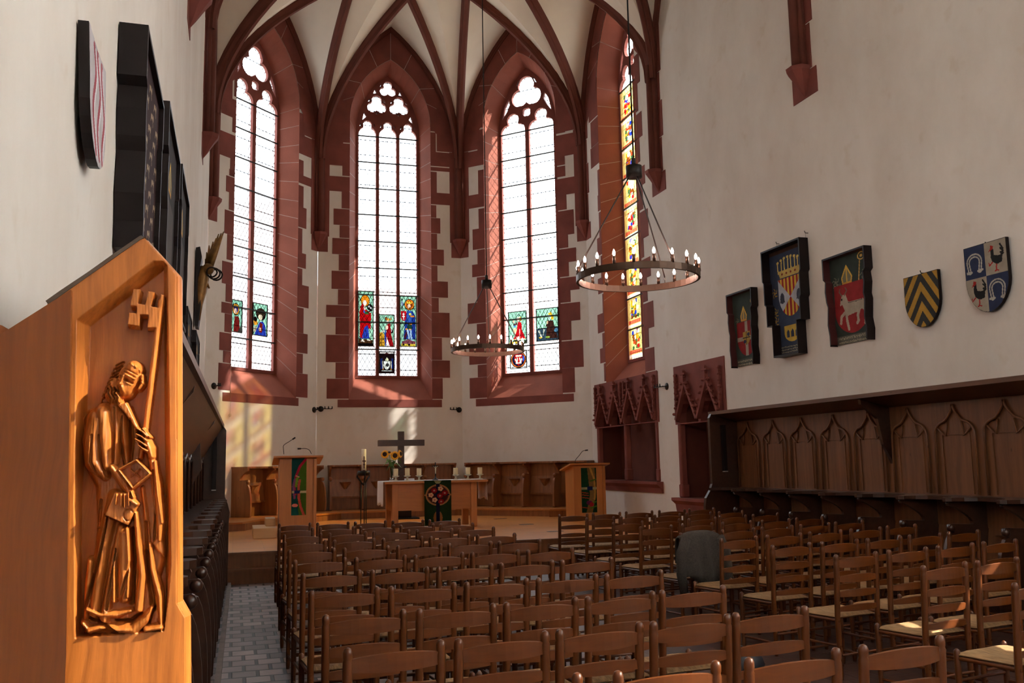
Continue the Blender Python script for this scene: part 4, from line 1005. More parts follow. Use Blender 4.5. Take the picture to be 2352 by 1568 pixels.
def hatchment(name, label, F, s0, s1, z0, z1, kind, paint, depth=0.13, group=None, innercol='black', lean=0.0):
    root = empty(name, label=label, cat='painted panel', group=group); w, h = s1-s0, z1-z0
    P = outline_frame('B' if kind == 'B' else 'A'); f = lambda a, c, y: (s0+a*w, y+lean*c, z0+c*h)
    cx, cy = 0.5, 0.5
    inn = [(cx+(a-cx)*(1-0.05/w), cy+(c-cy)*(1-0.05/h)) for a, c in P]
    b = MB(F.M)
    A = [b.pt(f(a, c, -depth)) for a, c in P]; B = [b.pt(f(a, c, -0.005)) for a, c in P]; C = [b.pt(f(a, c, -depth)) for a, c in inn]; D = [b.pt(f(a, c, -0.02)) for a, c in inn]; n = len(P)
    for i in range(n):
        j = (i+1) % n
        if kind == 'A' and i == 9: continue
        b.face([A[i], A[j], B[j], B[i]], 0); b.face([A[i], A[j], C[j], C[i]], 0); b.face([C[i], C[j], D[j], D[i]], 1)
    b.build('frame', ['black', innercol], root)
    p = Pic(w, h, (52, 62, 56), px=0.0075); paint(p); p.clip([(cx+(a-cx)*(1-0.03/w), cy+(c-cy)*(1-0.03/h)) for a, c in P])
    p.build('painting', 'paint', lambda x, y: F.M @ Vector((s0+x, (-0.022 if kind != 'A2' else -depth*0.8)+lean*y/h, z0+y)), root)
    return root
def paint_A(p):
    mitre(p, 0.45, 0.62, 0.85); crozier(p, 0.78, 0.60, 0.85); scrolls(p, [(0.2, 0.62), (0.8, 0.58), (0.88, 0.4)], (110, 115, 95))
    S = sub(SHIELD(0.5), 0.16, 0.14, 0.90, 0.60); p.poly(S, (128, 28, 30))
    p.poly([(0.47, 0.14), (0.58, 0.14), (0.58, 0.60), (0.47, 0.60)], (150, 140, 125)); p.poly([(0.16, 0.345), (0.90, 0.345), (0.90, 0.40), (0.16, 0.40)], (150, 140, 125))
    s = sub(SHIELD(0.5), 0.38, 0.29, 0.66, 0.46); p.poly(s, (160, 130, 60)); p.line([(0.52, 0.29), (0.52, 0.46)], 0.008, (30, 25, 30)); p.line([(0.38, 0.38), (0.66, 0.38)], 0.008, (30, 25, 30)); p.ell(0.60, 0.42, 0.05, 0.025, (40, 40, 70)); p.ell(0.45, 0.33, 0.05, 0.025, (40, 40, 70))
    p.poly([(0, 0.0), (1, 0.0), (1, 0.11), (0, 0.11)], (72, 78, 70)); script_lines(p, 0.01, 0.10, 2)
def paint_B(p):
    p.c[:] = lin((48, 58, 80)); p.poly([(0, 0.95), (1, 0.95), (1, 1), (0, 1)], (60, 40, 30))
    for k in range(7):
        x = 0.24+0.085*k; y = 0.82+0.03*math.sin(k/6*math.pi); p.line([(x, 0.77), (x-0.01+0.02*(k % 2), y+0.04)], 0.012, (205, 180, 100)); p.ell(x, y+0.05, 0.03, 0.012, (205, 180, 100))
    p.poly([(0.28, 0.72), (0.76, 0.72), (0.80, 0.79), (0.24, 0.79)], (185, 160, 90))
    for k in range(4): p.ell(0.34+0.11*k, 0.755, 0.022, 0.010, (120, 40, 35))
    S = sub(SHIELD(0.55), 0.22, 0.36, 0.82, 0.71); m_ = p.inpoly(S); p.c[m_] = lin((165, 170, 180))
    k = ((p.u-0.52)/0.30)*0.5+0.5; up = (abs(p.u-0.52) < (p.v-0.535)*1.75) & (p.v > 0.535); dn = (abs(p.u-0.52) < (0.535-p.v)*1.75) & (p.v < 0.535)
    st = (np.floor(p.u*22) % 2 == 0); p.c[m_ & (up | dn) & st] = lin((200, 165, 60)); p.c[m_ & (up | dn) & ~st] = lin((140, 35, 35))
    for x in (0.31, 0.73): p.ell(x, 0.535, 0.055, 0.05, (60, 65, 80)); p.line([(x-0.05, 0.50), (x, 0.57), (x+0.05, 0.50)], 0.012, (50, 52, 66))
    scrolls(p, [(0.12, 0.6), (0.9, 0.6), (0.12, 0.42), (0.9, 0.45), (0.12, 0.34), (0.88, 0.36)], (170, 140, 60), 0.05)
    s = sub(SHIELD(0.5), 0.32, 0.13, 0.72, 0.28); p.poly(s, (190, 160, 70))
    for x in (0.41, 0.52, 0.63): p.poly([(x-0.035, 0.17), (x+0.035, 0.17), (x+0.035, 0.22), (x, 0.245), (x-0.035, 0.22)], (50, 58, 78))
    p.poly([(0.2, 0.0), (0.83, 0), (0.83, 0.10), (0.2, 0.10)], (44, 50, 62)); script_lines(p, 0.01, 0.10, 4)
def paint_C(p):
    mitre(p, 0.42, 0.68, 0.9); crozier(p, 0.74, 0.66, 0.93); scrolls(p, [(0.15, 0.72), (0.18, 0.66), (0.82, 0.72), (0.9, 0.66)], (125, 125, 105), 0.06)
    S = sub(SHIELD(0.42), 0.10, 0.12, 0.90, 0.67); p.poly(S, (138, 38, 40)); W_ = (168, 158, 140)
    p.poly([(0.24, 0.50), (0.22, 0.44), (0.28, 0.45), (0.34, 0.36), (0.34, 0.30), (0.42, 0.32), (0.66, 0.34), (0.72, 0.36), (0.80, 0.32), (0.82, 0.42), (0.76, 0.47), (0.60, 0.465), (0.42, 0.47), (0.36, 0.56), (0.28, 0.56)], W_)
    for L in ([(0.36, 0.34), (0.37, 0.26), (0.40, 0.17)], [(0.34, 0.36), (0.24, 0.32), (0.22, 0.25)], [(0.68, 0.38), (0.62, 0.30), (0.63, 0.24), (0.60, 0.22)], [(0.78, 0.38), (0.80, 0.28), (0.78, 0.20)]): p.line(L, 0.024, W_)
    p.line([(0.80, 0.45), (0.86, 0.36), (0.85, 0.27)], 0.014, W_); p.line([(0.28, 0.55), (0.22, 0.60), (0.24, 0.63)], 0.010, (110, 95, 80)); p.line([(0.34, 0.55), (0.40, 0.60), (0.37, 0.63)], 0.010, (110, 95, 80)); p.ell(0.27, 0.51, 0.018, 0.012, (40, 25, 25)); p.line([(0.42, 0.46), (0.60, 0.455), (0.74, 0.46)], 0.005, (90, 80, 75))
    p.poly([(0, 0), (1, 0), (1, 0.105), (0, 0.105)], (92, 92, 82)); script_lines(p, 0.01, 0.10, 2)
def PXR(x0, y0, x1, y1, F=FS, off=0.0):
    a = F.at(x0, (y0+y1)/2, off); c = F.at(x1, (y0+y1)/2, off); return a[0], c[0]
GR = None
hatchment('hatchment', 'smallest black framed painted panel, red shield with pale cross, nearest the niche', FS, 17.93-13.40, 17.93-12.62, 3.10, 4.33, 'A', paint_A, group=GR, innercol='darkred')
hatchment('hatchment', 'tallest black framed painted panel with crowned striped shield and blue arches', FS, 17.93-12.24, 17.93-11.22, 3.12, 4.80, 'B', paint_B, depth=0.16)
hatchment('hatchment', 'black framed painted panel with a white ox on a red shield', FS, 17.93-10.76, 17.93-9.86, 3.12, 4.36, 'A', paint_C, innercol='darkred')
def shield_board(label, F, s0, s1, z0, z1, paint, th=0.04, t=0.50, off=0.03):
    root = empty('heraldic_shield', label=label, cat='shield'); w, h = s1-s0, z1-z0; S = SHIELD(t)
    b = MB(F.M); b.prism(S, lambda a, c: (s0+a*w, -off, z0+c*h), lambda a, c: (s0+a*w, -off-th, z0+c*h)); b.build('board', 'black', root)
    p = Pic(w, h, (80, 80, 80), px=0.006); paint(p); p.clip(sub(S, 0.008, 0.006, 0.992, 0.994)); p.build('painting', 'paint', lambda x, y: F.M @ Vector((s0+x, -off-th-0.002, z0+y)), root)
    return root
def paint_D(p):
    k = np.floor((p.v+abs(p.u-0.5)*1.25)*5.4+0.35) % 2
    p.c[k == 0] = lin((168, 128, 50)); p.c[k == 1] = lin((52, 52, 50))
def paint_E(p):
    p.c[:] = lin((150, 140, 125)); bl = (42, 50, 78)
    p.poly([(0, 0.52), (0.5, 0.52), (0.5, 1), (0, 1)], bl); p.poly([(0.5, 0), (1, 0), (1, 0.52), (0.5, 0.52)], bl)
    for cx, cy in ((0.24, 0.74), (0.72, 0.30)):
        L = [(cx+0.15*math.cos(a), cy+0.10*math.sin(a)+0.02) for a in np.linspace(-0.3, math.pi+0.3, 14)]; L = [(cx+0.12, cy-0.12)]+L+[(cx-0.12, cy-0.12)]
        p.line(L, 0.024, (165, 160, 148)); p.line(L, 0.008, (60, 62, 80)); p.line([(cx+0.08, cy-0.12), (cx+0.18, cy-0.11)], 0.014, (165, 160, 148)); p.line([(cx-0.18, cy-0.12), (cx-0.08, cy-0.12)], 0.014, (165, 160, 148))
    for cx, cy in ((0.76, 0.75), (0.30, 0.30)):
        K = (28, 28, 28); p.poly([(cx-0.13, cy+0.02), (cx-0.12, cy+0.12), (cx-0.06, cy+0.15), (cx-0.05, cy+0.04), (cx+0.04, cy+0.02), (cx+0.14, cy+0.02), (cx+0.12, cy-0.08), (cx, cy-0.10), (cx-0.10, cy-0.05)], K)
        for a in (0.3, 0.8, 1.3): p.line([(cx+0.10, cy), (cx+0.16, cy+0.06*a+0.02), (cx+0.10, cy+0.12*a+0.02)], 0.010, K)
        R_ = (150, 35, 30); p.poly([(cx-0.13, cy+0.11), (cx-0.18, cy+0.10), (cx-0.13, cy+0.14), (cx-0.12, cy+0.19), (cx-0.05, cy+0.17), (cx-0.07, cy+0.13)], R_)
        p.line([(cx-0.01, cy-0.10), (cx-0.02, cy-0.18), (cx-0.05, cy-0.19)], 0.009, R_); p.line([(cx-0.02, cy-0.18), (cx+0.03, cy-0.19)], 0.007, R_); p.line([(cx-0.10, cy-0.06), (cx-0.17, cy-0.10)], 0.008, R_); p.line([(cx-0.17, cy-0.10), (cx-0.18, cy-0.06)], 0.006, R_)
shield_board('small shield with yellow and black chevrons on the right wall', FS, 17.93-9.24, 17.93-8.66, 3.14, 3.79, paint_D)
shield_board('quartered shield with horseshoes and black roosters on the right wall', FS, 17.93-8.24, 17.93-7.64, 3.16, 3.93, paint_E, t=0.45)
def hook(px, py, F, label):
    s, z = F.at(px, py); b = MB(F.M); b.tube([(s, 0, z), (s, -0.05, z), (s, -0.06, z+0.03)], 0.006, 5); b.tube([(s, -0.045, z), (s, -0.045, z-0.14)], 0.002, 4)
    tag(b.build('wall_hook', 'iron'), label, 'hook')
hook(1790, 560, FS, 'small iron wall hook above the left end of the tallest framed panel'); hook(1856, 535, FS, 'small iron wall hook above the right end of the tallest framed panel')
hook(2123, 627, FS, 'small iron hook at the top of the chevron shield'); hook(2273, 562, FS, 'small iron hook at the top of the rooster shield')
# ---- left wall
def leftboard():
    root = empty('heraldic_shield', label='pale silver shield with red wavy bands high on the left wall', cat='shield')
    w, h = 0.50, 0.52; s0, z0 = 3.78, 2.88
    P = [(0, 1), (0.5, 0.97), (1, 1), (0.97, 0.62)]+[(0.5+0.47*math.cos(a), 0.5*(1-math.sin(a))) for a in np.linspace(0.2, math.pi/2, 6)]+[(0.5-0.47*math.cos(a), 0.5*(1-math.sin(a))) for a in np.linspace(math.pi/2, 0.2, 6)][1:]+[(0.03, 0.62)]
    b = MB(FL.M); f = lambda a, c, y: (s0+a*w, y+0.02*c-0.01, z0+c*h)
    b.prism(P, lambda a, c: f(a, c, -0.015), lambda a, c: f(a, c, -0.055)); b.build('board', 'black', root)
    p = Pic(w, h, (178, 172, 176), px=0.006)
    for x0 in (0.30, 0.55, 0.8):
        L = [(x0+0.08*math.sin(v*9+x0*4), v) for v in np.linspace(0.1, 0.92, 22)]; p.line(L, 0.026, (150, 70, 80)); p.line([(x+0.06, v) for x, v in L], 0.010, (215, 212, 215))
    p.clip(P); p.build('painting', 'paint', lambda x, y: FL.M @ Vector(f(x/w, y/h, -0.057)), root)
leftboard()
def paint_L(p):
    p.c[:] = lin((38, 10, 12))
    for j in range(9):
        for i in range(3):
            x, y = 0.22+0.26*i+(0.12 if j % 2 else 0), 0.08+0.10*j
            p.line([(x-0.05, y), (x, y+0.012), (x+0.05, y+0.01), (x+0.06, y+0.03)], 0.014, (150, 130, 105)); p.line([(x-0.04, y), (x-0.06, y-0.025)], 0.008, (150, 130, 105)); p.line([(x+0.04, y), (x+0.05, y-0.025)], 0.008, (150, 130, 105))
def paint_K(p):
    p.c[:] = lin((30, 20, 18)); S = sub(SHIELD(0.5), 0.2, 0.15, 0.8, 0.6); p.poly(S, (70, 62, 58)); mitre(p, 0.5, 0.65, 0.8)
hatchment('hatchment', 'large black box-framed dark red panel on the left wall, beside the pale shield', FL, 4.98, 6.15, 2.78, 3.98, 'A2', paint_L, depth=0.15)
hatchment('hatchment', 'middle black box-framed panel on the left wall, second after the pale shield', FL, 6.60, 7.95, 2.85, 4.20, 'A2', paint_K, depth=0.15)
hatchment('hatchment', 'farthest black box-framed panel on the left wall, before the gilded winged carving', FL, 8.25, 9.55, 2.95, 4.28, 'A2', paint_K, depth=0.15)
hatchment('hatchment', 'small narrow black framed panel on the left wall above the stall roof', FL, 11.6, 12.8, 2.80, 3.58, 'A2', paint_K, depth=0.06)
hatchment('hatchment', 'smallest dark framed panel on the left wall, below the winged carving', FL, 13.9, 15.3, 2.88, 3.62, 'A2', paint_K, depth=0.07)
# gilded winged carving: points taken in the plane Y = 14.4
wc = empty('winged_carving', label='gilded and black carved crest with raised wing on the left wall', cat='carving')
WY = 14.4
def w3(x, y, dy=0.0): q = ony(x, y, WY); return (q[0], q[1]+dy, q[2])
b = MB(); pr = [(441, 700), (437, 640), (440, 590), (448, 570), (460, 568), (464, 590), (456, 640), (462, 700), (455, 750), (447, 748)]
P2 = [ony(x, y, WY) for x, y in pr]; P2 = [(max(q[0], XL+0.012), q[1], q[2]) for q in P2]; b.prism([(q[0], q[2]) for q in P2], lambda a, c: (a, WY-0.06, c), lambda a, c: (a, WY+0.35, c)); b.build('backboard', 'black', wc)
b = MB()
for i, (x, y) in enumerate(((514, 532), (508, 535), (502, 536), (496, 545), (489, 552), (480, 560), (474, 575), (471, 590))):
    b.tube([w3(482-i, 622, 0.02*i), w3((x+483)/2-2, (y+620)/2, 0.02*i), w3(x, y, 0.02*i)], [0.035, 0.04, 0.008], 6)
b.ball(w3(478, 618), 0.09, 8); b.build('wing', 'gold', wc)
b = MB(); b.tube([w3(470, 612), w3(466, 640), w3(462, 670), w3(456, 700), (w3(455, 735))], [0.06, 0.09, 0.08, 0.06, 0.03], 8)
b.tube([w3(462, 660), w3(470, 672), w3(464, 690)], [0.02, 0.03, 0.015], 6); b.tube([w3(470, 635), w3(474, 650), w3(481, 662)], [0.04, 0.03, 0.012], 6); b.build('figure', 'gold', wc)
b = MB()
for r, dx in ((0.085, 0), (0.085, 5), (0.075, -5)):
    c = w3(492+dx, 628, 0.02*dx); b.tube([(c[0]+r*math.cos(a), c[1]+0.02*math.sin(2*a), c[2]+r*math.sin(a)) for a in np.linspace(0, 2*math.pi, 17)], 0.013, 6, cap=False)
b.build('coil', 'black', wc)
# ---- candle brackets on the walls
def bracket(name_label, F, s, z, flip=1, arm=0.30):
    root = empty('candle_bracket', label=name_label, cat='candle bracket')
    b = MB(F.M); b.T = F.M @ Matrix.Translation((s, 0, z)) @ Matrix.Rotation(math.pi/2, 4, 'X'); b.lathe([(0.004, -0.002), (0.07, 0.0), (0.07, 0.012), (0.02, 0.022), (0.012, 0.05)], n=14); b.build('rosette', 'iron', root)
    b = MB(F.M); b.tube([(s, -0.04, z), (s, -0.07, z), (s+flip*arm, -0.10, z)], 0.010, 6); b.tube([(s, -0.07, z), (s+flip*0.02, -0.10, z)], 0.012, 6)
    b.build('arm', 'iron', root)
    for k in (0.35, 0.68, 1.0):
        b = MB(F.M); b.T = F.M @ Matrix.Translation((s+flip*arm*k, -0.09, z)); b.lathe([(0.005, 0), (0.022, 0.01), (0.022, 0.02), (0.011, 0.022), (0.011, 0.06), (0.004, 0.062)], n=8); b.build('candle_holder', 'iron', root)
s, z = FNE.at(723, 941); bracket('iron candle bracket at the wall corner below the left and middle apse windows', FNE, min(s, 1.68), z, 1, 0.0001+0.02)
s, z = FE.at(742, 939); bracket('iron candle bracket arm on the wall below the left end of the middle window sill', FE, -1.70, z, 1, 0.26)
s, z = FE.at(1062, 941); bracket('iron candle bracket below the gap between the middle and right apse windows', FE, 1.72, z, -1, 0.24)
s, z = FS.at(1532, 887); bracket('iron candle bracket on the right wall between the two sandstone niches', FS, s, z, -1, 0.36)
s, z = FNE.at(478, 885); bracket('iron candle bracket at the far end of the left wall, right of the stall roof', FNE, -1.5, z, 1, 0.10)
# pull cord with ring on the left apse window
b = MB(F_.M if False else FNE.M); s, z = FNE.at(527, 950); s2, z2 = FNE.at(530, 860); b.tube([(s, -0.02, z), (s, -0.02, 4.6)], 0.0035, 4)
b.tube([(s+0.03*math.cos(a), -0.02, z-0.03+0.03*math.sin(a)) for a in np.linspace(0, 2*math.pi, 11)], 0.005, 5, cap=False); tag(b.build('pull_cord', 'pewter'), 'thin pull cord with a ring hanging at the left apse window', 'cord')
# ================================================================ STAINED GLASS
def panel(F, x0, y0, x1, y1, root, fn, frame_=True, off=0.44):
    xm, ym = (x0+x1)/2, (y0+y1)/2
    s0, s1 = F.at(x0, ym, off)[0], F.at(x1, ym, off)[0]; zb, zt = F.at(xm, y1, off)[1], F.at(xm, y0, off)[1]
    hw = 0.222 if F is FE else 0.347; cs_ = (-0.53, 0, 0.53) if F is FE else (-0.405, 0.405); c_ = min(cs_, key=lambda q: abs(q-(s0+s1)/2))
    s0, s1 = max(s0, c_-hw), min(s1, c_+hw)
    w, h = s1-s0, zt-zb; p = Pic(w, h, (150, 215, 185), px=0.010); fn(p)
    # lead lattice over the pale ground
    p.build('stained_pane', 'stained', lambda x, y: F.M @ Vector((s0+x, off, zb+y)), root)
    b = MB(F.M); t = 0.016
    for a in ((s0-t, s0+0.004, zb-t, zt+t), (s1-0.004, s1+t, zb-t, zt+t), (s0, s1, zb-t, zb+0.004), (s0, s1, zt-0.004, zt+t)): b.box(a[0], a[1], off-0.014, off+0.006, a[2], a[3])
    b.build('pane_frame', 'iron', root)
def lattice(p, col=(25, 35, 32)):
    a = p.x/0.10; b = p.y/0.18; k = (abs(((a+b) % 1)-0.5) > 0.44) | (abs(((a-b) % 1)-0.5) > 0.44); p.c[k] = lin(col)
DK = (14, 10, 10)
def madonna(p):
    lattice(p); R_ = (165, 12, 16); B_ = (35, 60, 170)
    p.poly([(0.12, 0.13), (0.76, 0.13), (0.64, 0.40), (0.50, 0.62), (0.30, 0.60)], B_)
    p.poly([(0.12, 0.16), (0.10, 0.45), (0.06, 0.62), (0.22, 0.72), (0.55, 0.66), (0.86, 0.60), (0.84, 0.30), (0.72, 0.32), (0.60, 0.38), (0.42, 0.34), (0.28, 0.20), (0.26, 0.14)], R_)
    for L in ([(0.2, 0.6), (0.5, 0.5), (0.7, 0.42)], [(0.15, 0.5), (0.4, 0.42)], [(0.3, 0.30), (0.45, 0.16)], [(0.5, 0.32), (0.55, 0.16)]): p.line(L, 0.006, DK)
    p.ell(0.46, 0.83, 0.30, 0.115, DK); p.ell(0.46, 0.83, 0.27, 0.10, (225, 140, 25))
    for k in range(14): a = k*math.pi/7; p.line([(0.46+0.14*math.cos(a), 0.83+0.05*math.sin(a)), (0.46+0.26*math.cos(a), 0.83+0.10*math.sin(a))], 0.004, (120, 60, 10))
    p.poly([(0.10, 0.60), (0.14, 0.72), (0.30, 0.80), (0.40, 0.82), (0.34, 0.70), (0.30, 0.60)], R_)
    p.ell(0.43, 0.79, 0.13, 0.052, (235, 220, 210)); p.ell(0.43, 0.70, 0.07, 0.04, (230, 215, 205)); p.poly([(0.34, 0.60), (0.42, 0.60), (0.42, 0.65), (0.34, 0.65)], (40, 90, 190)); p.poly([(0.42, 0.58), (0.70, 0.58), (0.68, 0.63), (0.44, 0.63)], (50, 90, 45))
    p.ell(0.78, 0.71, 0.19, 0.06, DK); p.ell(0.72, 0.72, 0.06, 0.02, (230, 235, 240)); p.ell(0.84, 0.70, 0.05, 0.02, (230, 235, 240)); p.line([(0.62, 0.62), (0.95, 0.66)], 0.014, DK)
    p.poly([(0.04, 0.0), (0.96, 0.0), (0.96, 0.11), (0.04, 0.13)], (60, 38, 20)); p.poly([(0.15, 0.08), (0.45, 0.07), (0.30, 0.13)], (220, 215, 200)); p.poly([(0.55, 0.10), (0.88, 0.09), (0.7, 0.12)], (220, 215, 200)); p.poly([(0, 0), (1, 0), (1, 0.05), (0, 0.05)], DK)
def king(p):
    lattice(p); B_ = (25, 50, 130); p.poly([(0.20, 0.14), (0.95, 0.14), (0.95, 0.60), (0.80, 0.70), (0.42, 0.70), (0.30, 0.50)], B_)
    p.poly([(0.30, 0.10), (0.50, 0.30), (0.46, 0.36), (0.24, 0.2)], (60, 20, 40)); p.ell(0.58, 0.83, 0.31, 0.115, DK); p.ell(0.58, 0.83, 0.28, 0.10, (205, 120, 30)); p.ell(0.58, 0.83, 0.20, 0.075, (130, 60, 20))
    p.ell(0.56, 0.80, 0.09, 0.045, (230, 200, 175)); p.ell(0.58, 0.75, 0.05, 0.03, (150, 90, 35)); p.poly([(0.42, 0.85), (0.74, 0.85), (0.74, 0.90), (0.66, 0.87), (0.58, 0.91), (0.50, 0.87), (0.42, 0.90)], (240, 200, 60))
    p.poly([(0.44, 0.42), (0.72, 0.42), (0.76, 0.70), (0.44, 0.72)], (40, 80, 160)); p.ell(0.62, 0.64, 0.08, 0.02, (230, 220, 90)); p.line([(0.66, 0.60), (0.86, 0.60)], 0.022, (190, 120, 40)); p.poly([(0.44, 0.34), (0.74, 0.34), (0.72, 0.46), (0.46, 0.46)], (24, 60, 50)); p.ell(0.40, 0.34, 0.07, 0.018, (235, 150, 40)); p.ell(0.62, 0.33, 0.08, 0.02, (235, 150, 40)); p.ell(0.66, 0.45, 0.09, 0.02, (220, 140, 50))
    for L in ([(0.46, 0.32), (0.56, 0.15)], [(0.64, 0.32), (0.70, 0.16), (0.74, 0.08)]): p.line(L, 0.022, (150, 185, 215))
    S = sub(SHIELD(0.5), 0.04, 0.50, 0.40, 0.70); p.poly(S, (170, 15, 30)); p.line([(0.22, 0.53), (0.22, 0.66)], 0.010, (235, 235, 235)); p.line([(0.14, 0.59), (0.30, 0.59)], 0.008, (235, 235, 235)); p.line([(0.16, 0.64), (0.28, 0.64)], 0.008, (235, 235, 235))
    p.line([(0.16, 0.72), (0.12, 0.95)], 0.008, DK); p.ell(0.14, 0.85, 0.08, 0.05, (130, 160, 185)); p.poly([(0.10, 0.03), (0.95, 0.03), (0.95, 0.09), (0.5, 0.14), (0.12, 0.09)], (110, 60, 70)); p.poly([(0.08, 0.0), (0.96, 0.0), (0.96, 0.05), (0.08, 0.05)], (205, 185, 60)); p.ell(0.2, 0.03, 0.06, 0.02, DK); p.ell(0.55, 0.03, 0.08, 0.02, DK)
def emperor(p):
    lattice(p); p.poly([(0.46, 0.0), (0.98, 0.0), (0.80, 0.40), (0.74, 0.74), (0.56, 0.72), (0.46, 0.4)], (140, 15, 22)); p.poly([(0.46, 0.0), (0.72, 0.0), (0.50, 0.30)], (235, 225, 225)); p.poly([(0.40, 0.0), (0.47, 0.0), (0.47, 0.5), (0.38, 0.54), (0.34, 0.3)], (35, 60, 150))
    p.poly([(0.0, 0.0), (0.38, 0.0), (0.34, 0.36), (0.20, 0.46), (0.0, 0.42)], (190, 145, 40)); 
    for L in ([(0.02, 0.1), (0.34, 0.12)], [(0.02, 0.2), (0.32, 0.22)], [(0.14, 0.3), (0.16, 0.02)], [(0.02, 0.34), (0.2, 0.4)]): p.line(L, 0.006, (50, 30, 12))
    p.poly([(0.18, 0.42), (0.34, 0.48), (0.30, 0.52), (0.16, 0.46)], (225, 225, 215)); p.ell(0.46, 0.88, 0.10, 0.06, DK); p.ell(0.46, 0.88, 0.07, 0.045, (150, 90, 35)); p.ell(0.58, 0.78, 0.09, 0.06, (220, 190, 180)); p.poly([(0.50, 0.82), (0.80, 0.84), (0.82, 0.92), (0.70, 0.86), (0.62, 0.92), (0.54, 0.86)], (190, 150, 60)); p.ell(0.50, 0.60, 0.10, 0.07, (215, 205, 185)); p.ell(0.86, 0.48, 0.09, 0.06, DK); p.ell(0.84, 0.50, 0.03, 0.03, (230, 230, 235))
def arms(p):
    p.c[:] = lin((26, 12, 14)); p.poly([(0.02, 0.93), (0.98, 0.93), (0.98, 1), (0.02, 1)], (235, 225, 220)); p.poly([(0.30, 0.86), (0.5, 0.99), (0.70, 0.86)], (60, 22, 22)); p.poly([(0.08, 0.2), (0.22, 0.2), (0.22, 0.7), (0.08, 0.7)], (22, 35, 90)); p.poly([(0.82, 0.2), (0.94, 0.2), (0.94, 0.7), (0.82, 0.7)], (22, 35, 90))
    S = sub(SHIELD(0.55), 0.30, 0.16, 0.72, 0.56); p.poly(sub(SHIELD(0.55), 0.27, 0.14, 0.75, 0.58), DK); p.poly(S, (225, 228, 215)); p.ell(0.54, 0.37, 0.11, 0.09, (50, 48, 48)); p.poly([(0.42, 0.58), (0.62, 0.58), (0.64, 0.64), (0.52, 0.74), (0.40, 0.64)], (215, 215, 175)); p.line([(0.25, 0.12), (0.22, 0.55)], 0.01, (200, 195, 180)); p.line([(0.80, 0.12), (0.80, 0.55)], 0.01, (200, 195, 180)); p.line([(0.18, 0.10), (0.86, 0.10)], 0.008, (190, 200, 195)); p.ell(0.26, 0.16, 0.04, 0.03, (220, 130, 30)); p.ell(0.79, 0.16, 0.04, 0.03, (220, 130, 30))
def donor_red(p):
    lattice(p); p.poly([(0.24, 0.15), (0.96, 0.12), (0.74, 0.42), (0.72, 0.66), (0.52, 0.68), (0.44, 0.40)], (175, 15, 25)); p.poly([(0.58, 0.18), (0.64, 0.18), (0.64, 0.45), (0.60, 0.45)], (225, 190, 175)); p.ell(0.56, 0.76, 0.11, 0.08, (235, 205, 190)); p.ell(0.68, 0.77, 0.06, 0.07, (215, 175, 55)); p.ell(0.56, 0.80, 0.17, 0.11, (35, 45, 50), 0.82); p.poly([(0.28, 0.55), (0.50, 0.60), (0.46, 0.68), (0.32, 0.62), (0.28, 0.74), (0.24, 0.72)], (70, 45, 50)); p.ell(0.27, 0.70, 0.05, 0.05, (200, 170, 150)); p.ell(0.34, 0.55, 0.05, 0.03, (50, 120, 190)); p.ell(0.34, 0.42, 0.10, 0.08, (215, 195, 150)); p.line([(0.24, 0.14), (0.90, 0.14)], 0.014, (225, 190, 150)); p.poly([(0.06, 0.02), (0.96, 0.0), (0.98, 0.09), (0.30, 0.13)], (40, 45, 25)); p.poly([(0.0, 0.0), (0.8, 0.0), (0.78, 0.07), (0.04, 0.06)], (205, 175, 60))
def donor_brown(p):
    lattice(p); p.poly([(0, 0), (1, 0), (1, 0.40), (0, 0.38)], (38, 58, 72)); p.poly([(0.42, 0.05), (0.98, 0.05), (0.86, 0.32), (0.76, 0.62), (0.52, 0.62), (0.46, 0.42)], (48, 26, 22)); p.poly([(0.40, 0.42), (0.52, 0.66), (0.60, 0.60), (0.50, 0.44)], (40, 22, 20)); p.ell(0.62, 0.74, 0.08, 0.09, (170, 205, 195)); p.poly([(0.54, 0.84), (0.68, 0.88), (0.80, 0.72), (0.78, 0.62), (0.68, 0.66), (0.66, 0.80), (0.56, 0.80)], (215, 170, 30)); p.ell(0.50, 0.56, 0.04, 0.05, (200, 165, 130)); p.poly([(0.04, 0.32), (0.12, 0.34), (0.26, 0.10), (0.20, 0.08)], (165, 175, 165)); p.poly([(0.30, 0.36), (0.38, 0.34), (0.28, 0.14)], (165, 175, 165)); p.ell(0.16, 0.10, 0.08, 0.02, (190, 160, 40)); p.ell(0.50, 0.10, 0.10, 0.03, (120, 150, 60)); p.ell(0.90, 0.30, 0.09, 0.06, (70, 120, 150)); p.line([(0.0, 0.38), (1, 0.40)], 0.008, DK)
def roundel(p):
    p.ell(0.5, 0.5, 0.5, 0.5, DK); p.ell(0.5, 0.5, 0.46, 0.46, (190, 95, 35)); p.ell(0.5, 0.5, 0.40, 0.40, (20, 18, 45)); p.poly([(0.24, 0.80), (0.76, 0.80), (0.76, 0.40), (0.5, 0.12), (0.24, 0.40)], (175, 20, 25)); p.poly([(0.78, 0.35), (0.88, 0.45), (0.88, 0.65), (0.78, 0.75)], (50, 80, 190))
    for L in ([(0.36, 0.72), (0.66, 0.72)], [(0.30, 0.52), (0.40, 0.34), (0.42, 0.58)], [(0.70, 0.52), (0.62, 0.34), (0.58, 0.58)], [(0.36, 0.30), (0.64, 0.30)]): p.line(L, 0.018, (225, 230, 205))
    d = ((p.u-0.5)**2+(p.v-0.5)**2) > 0.25; p.mask &= ~d
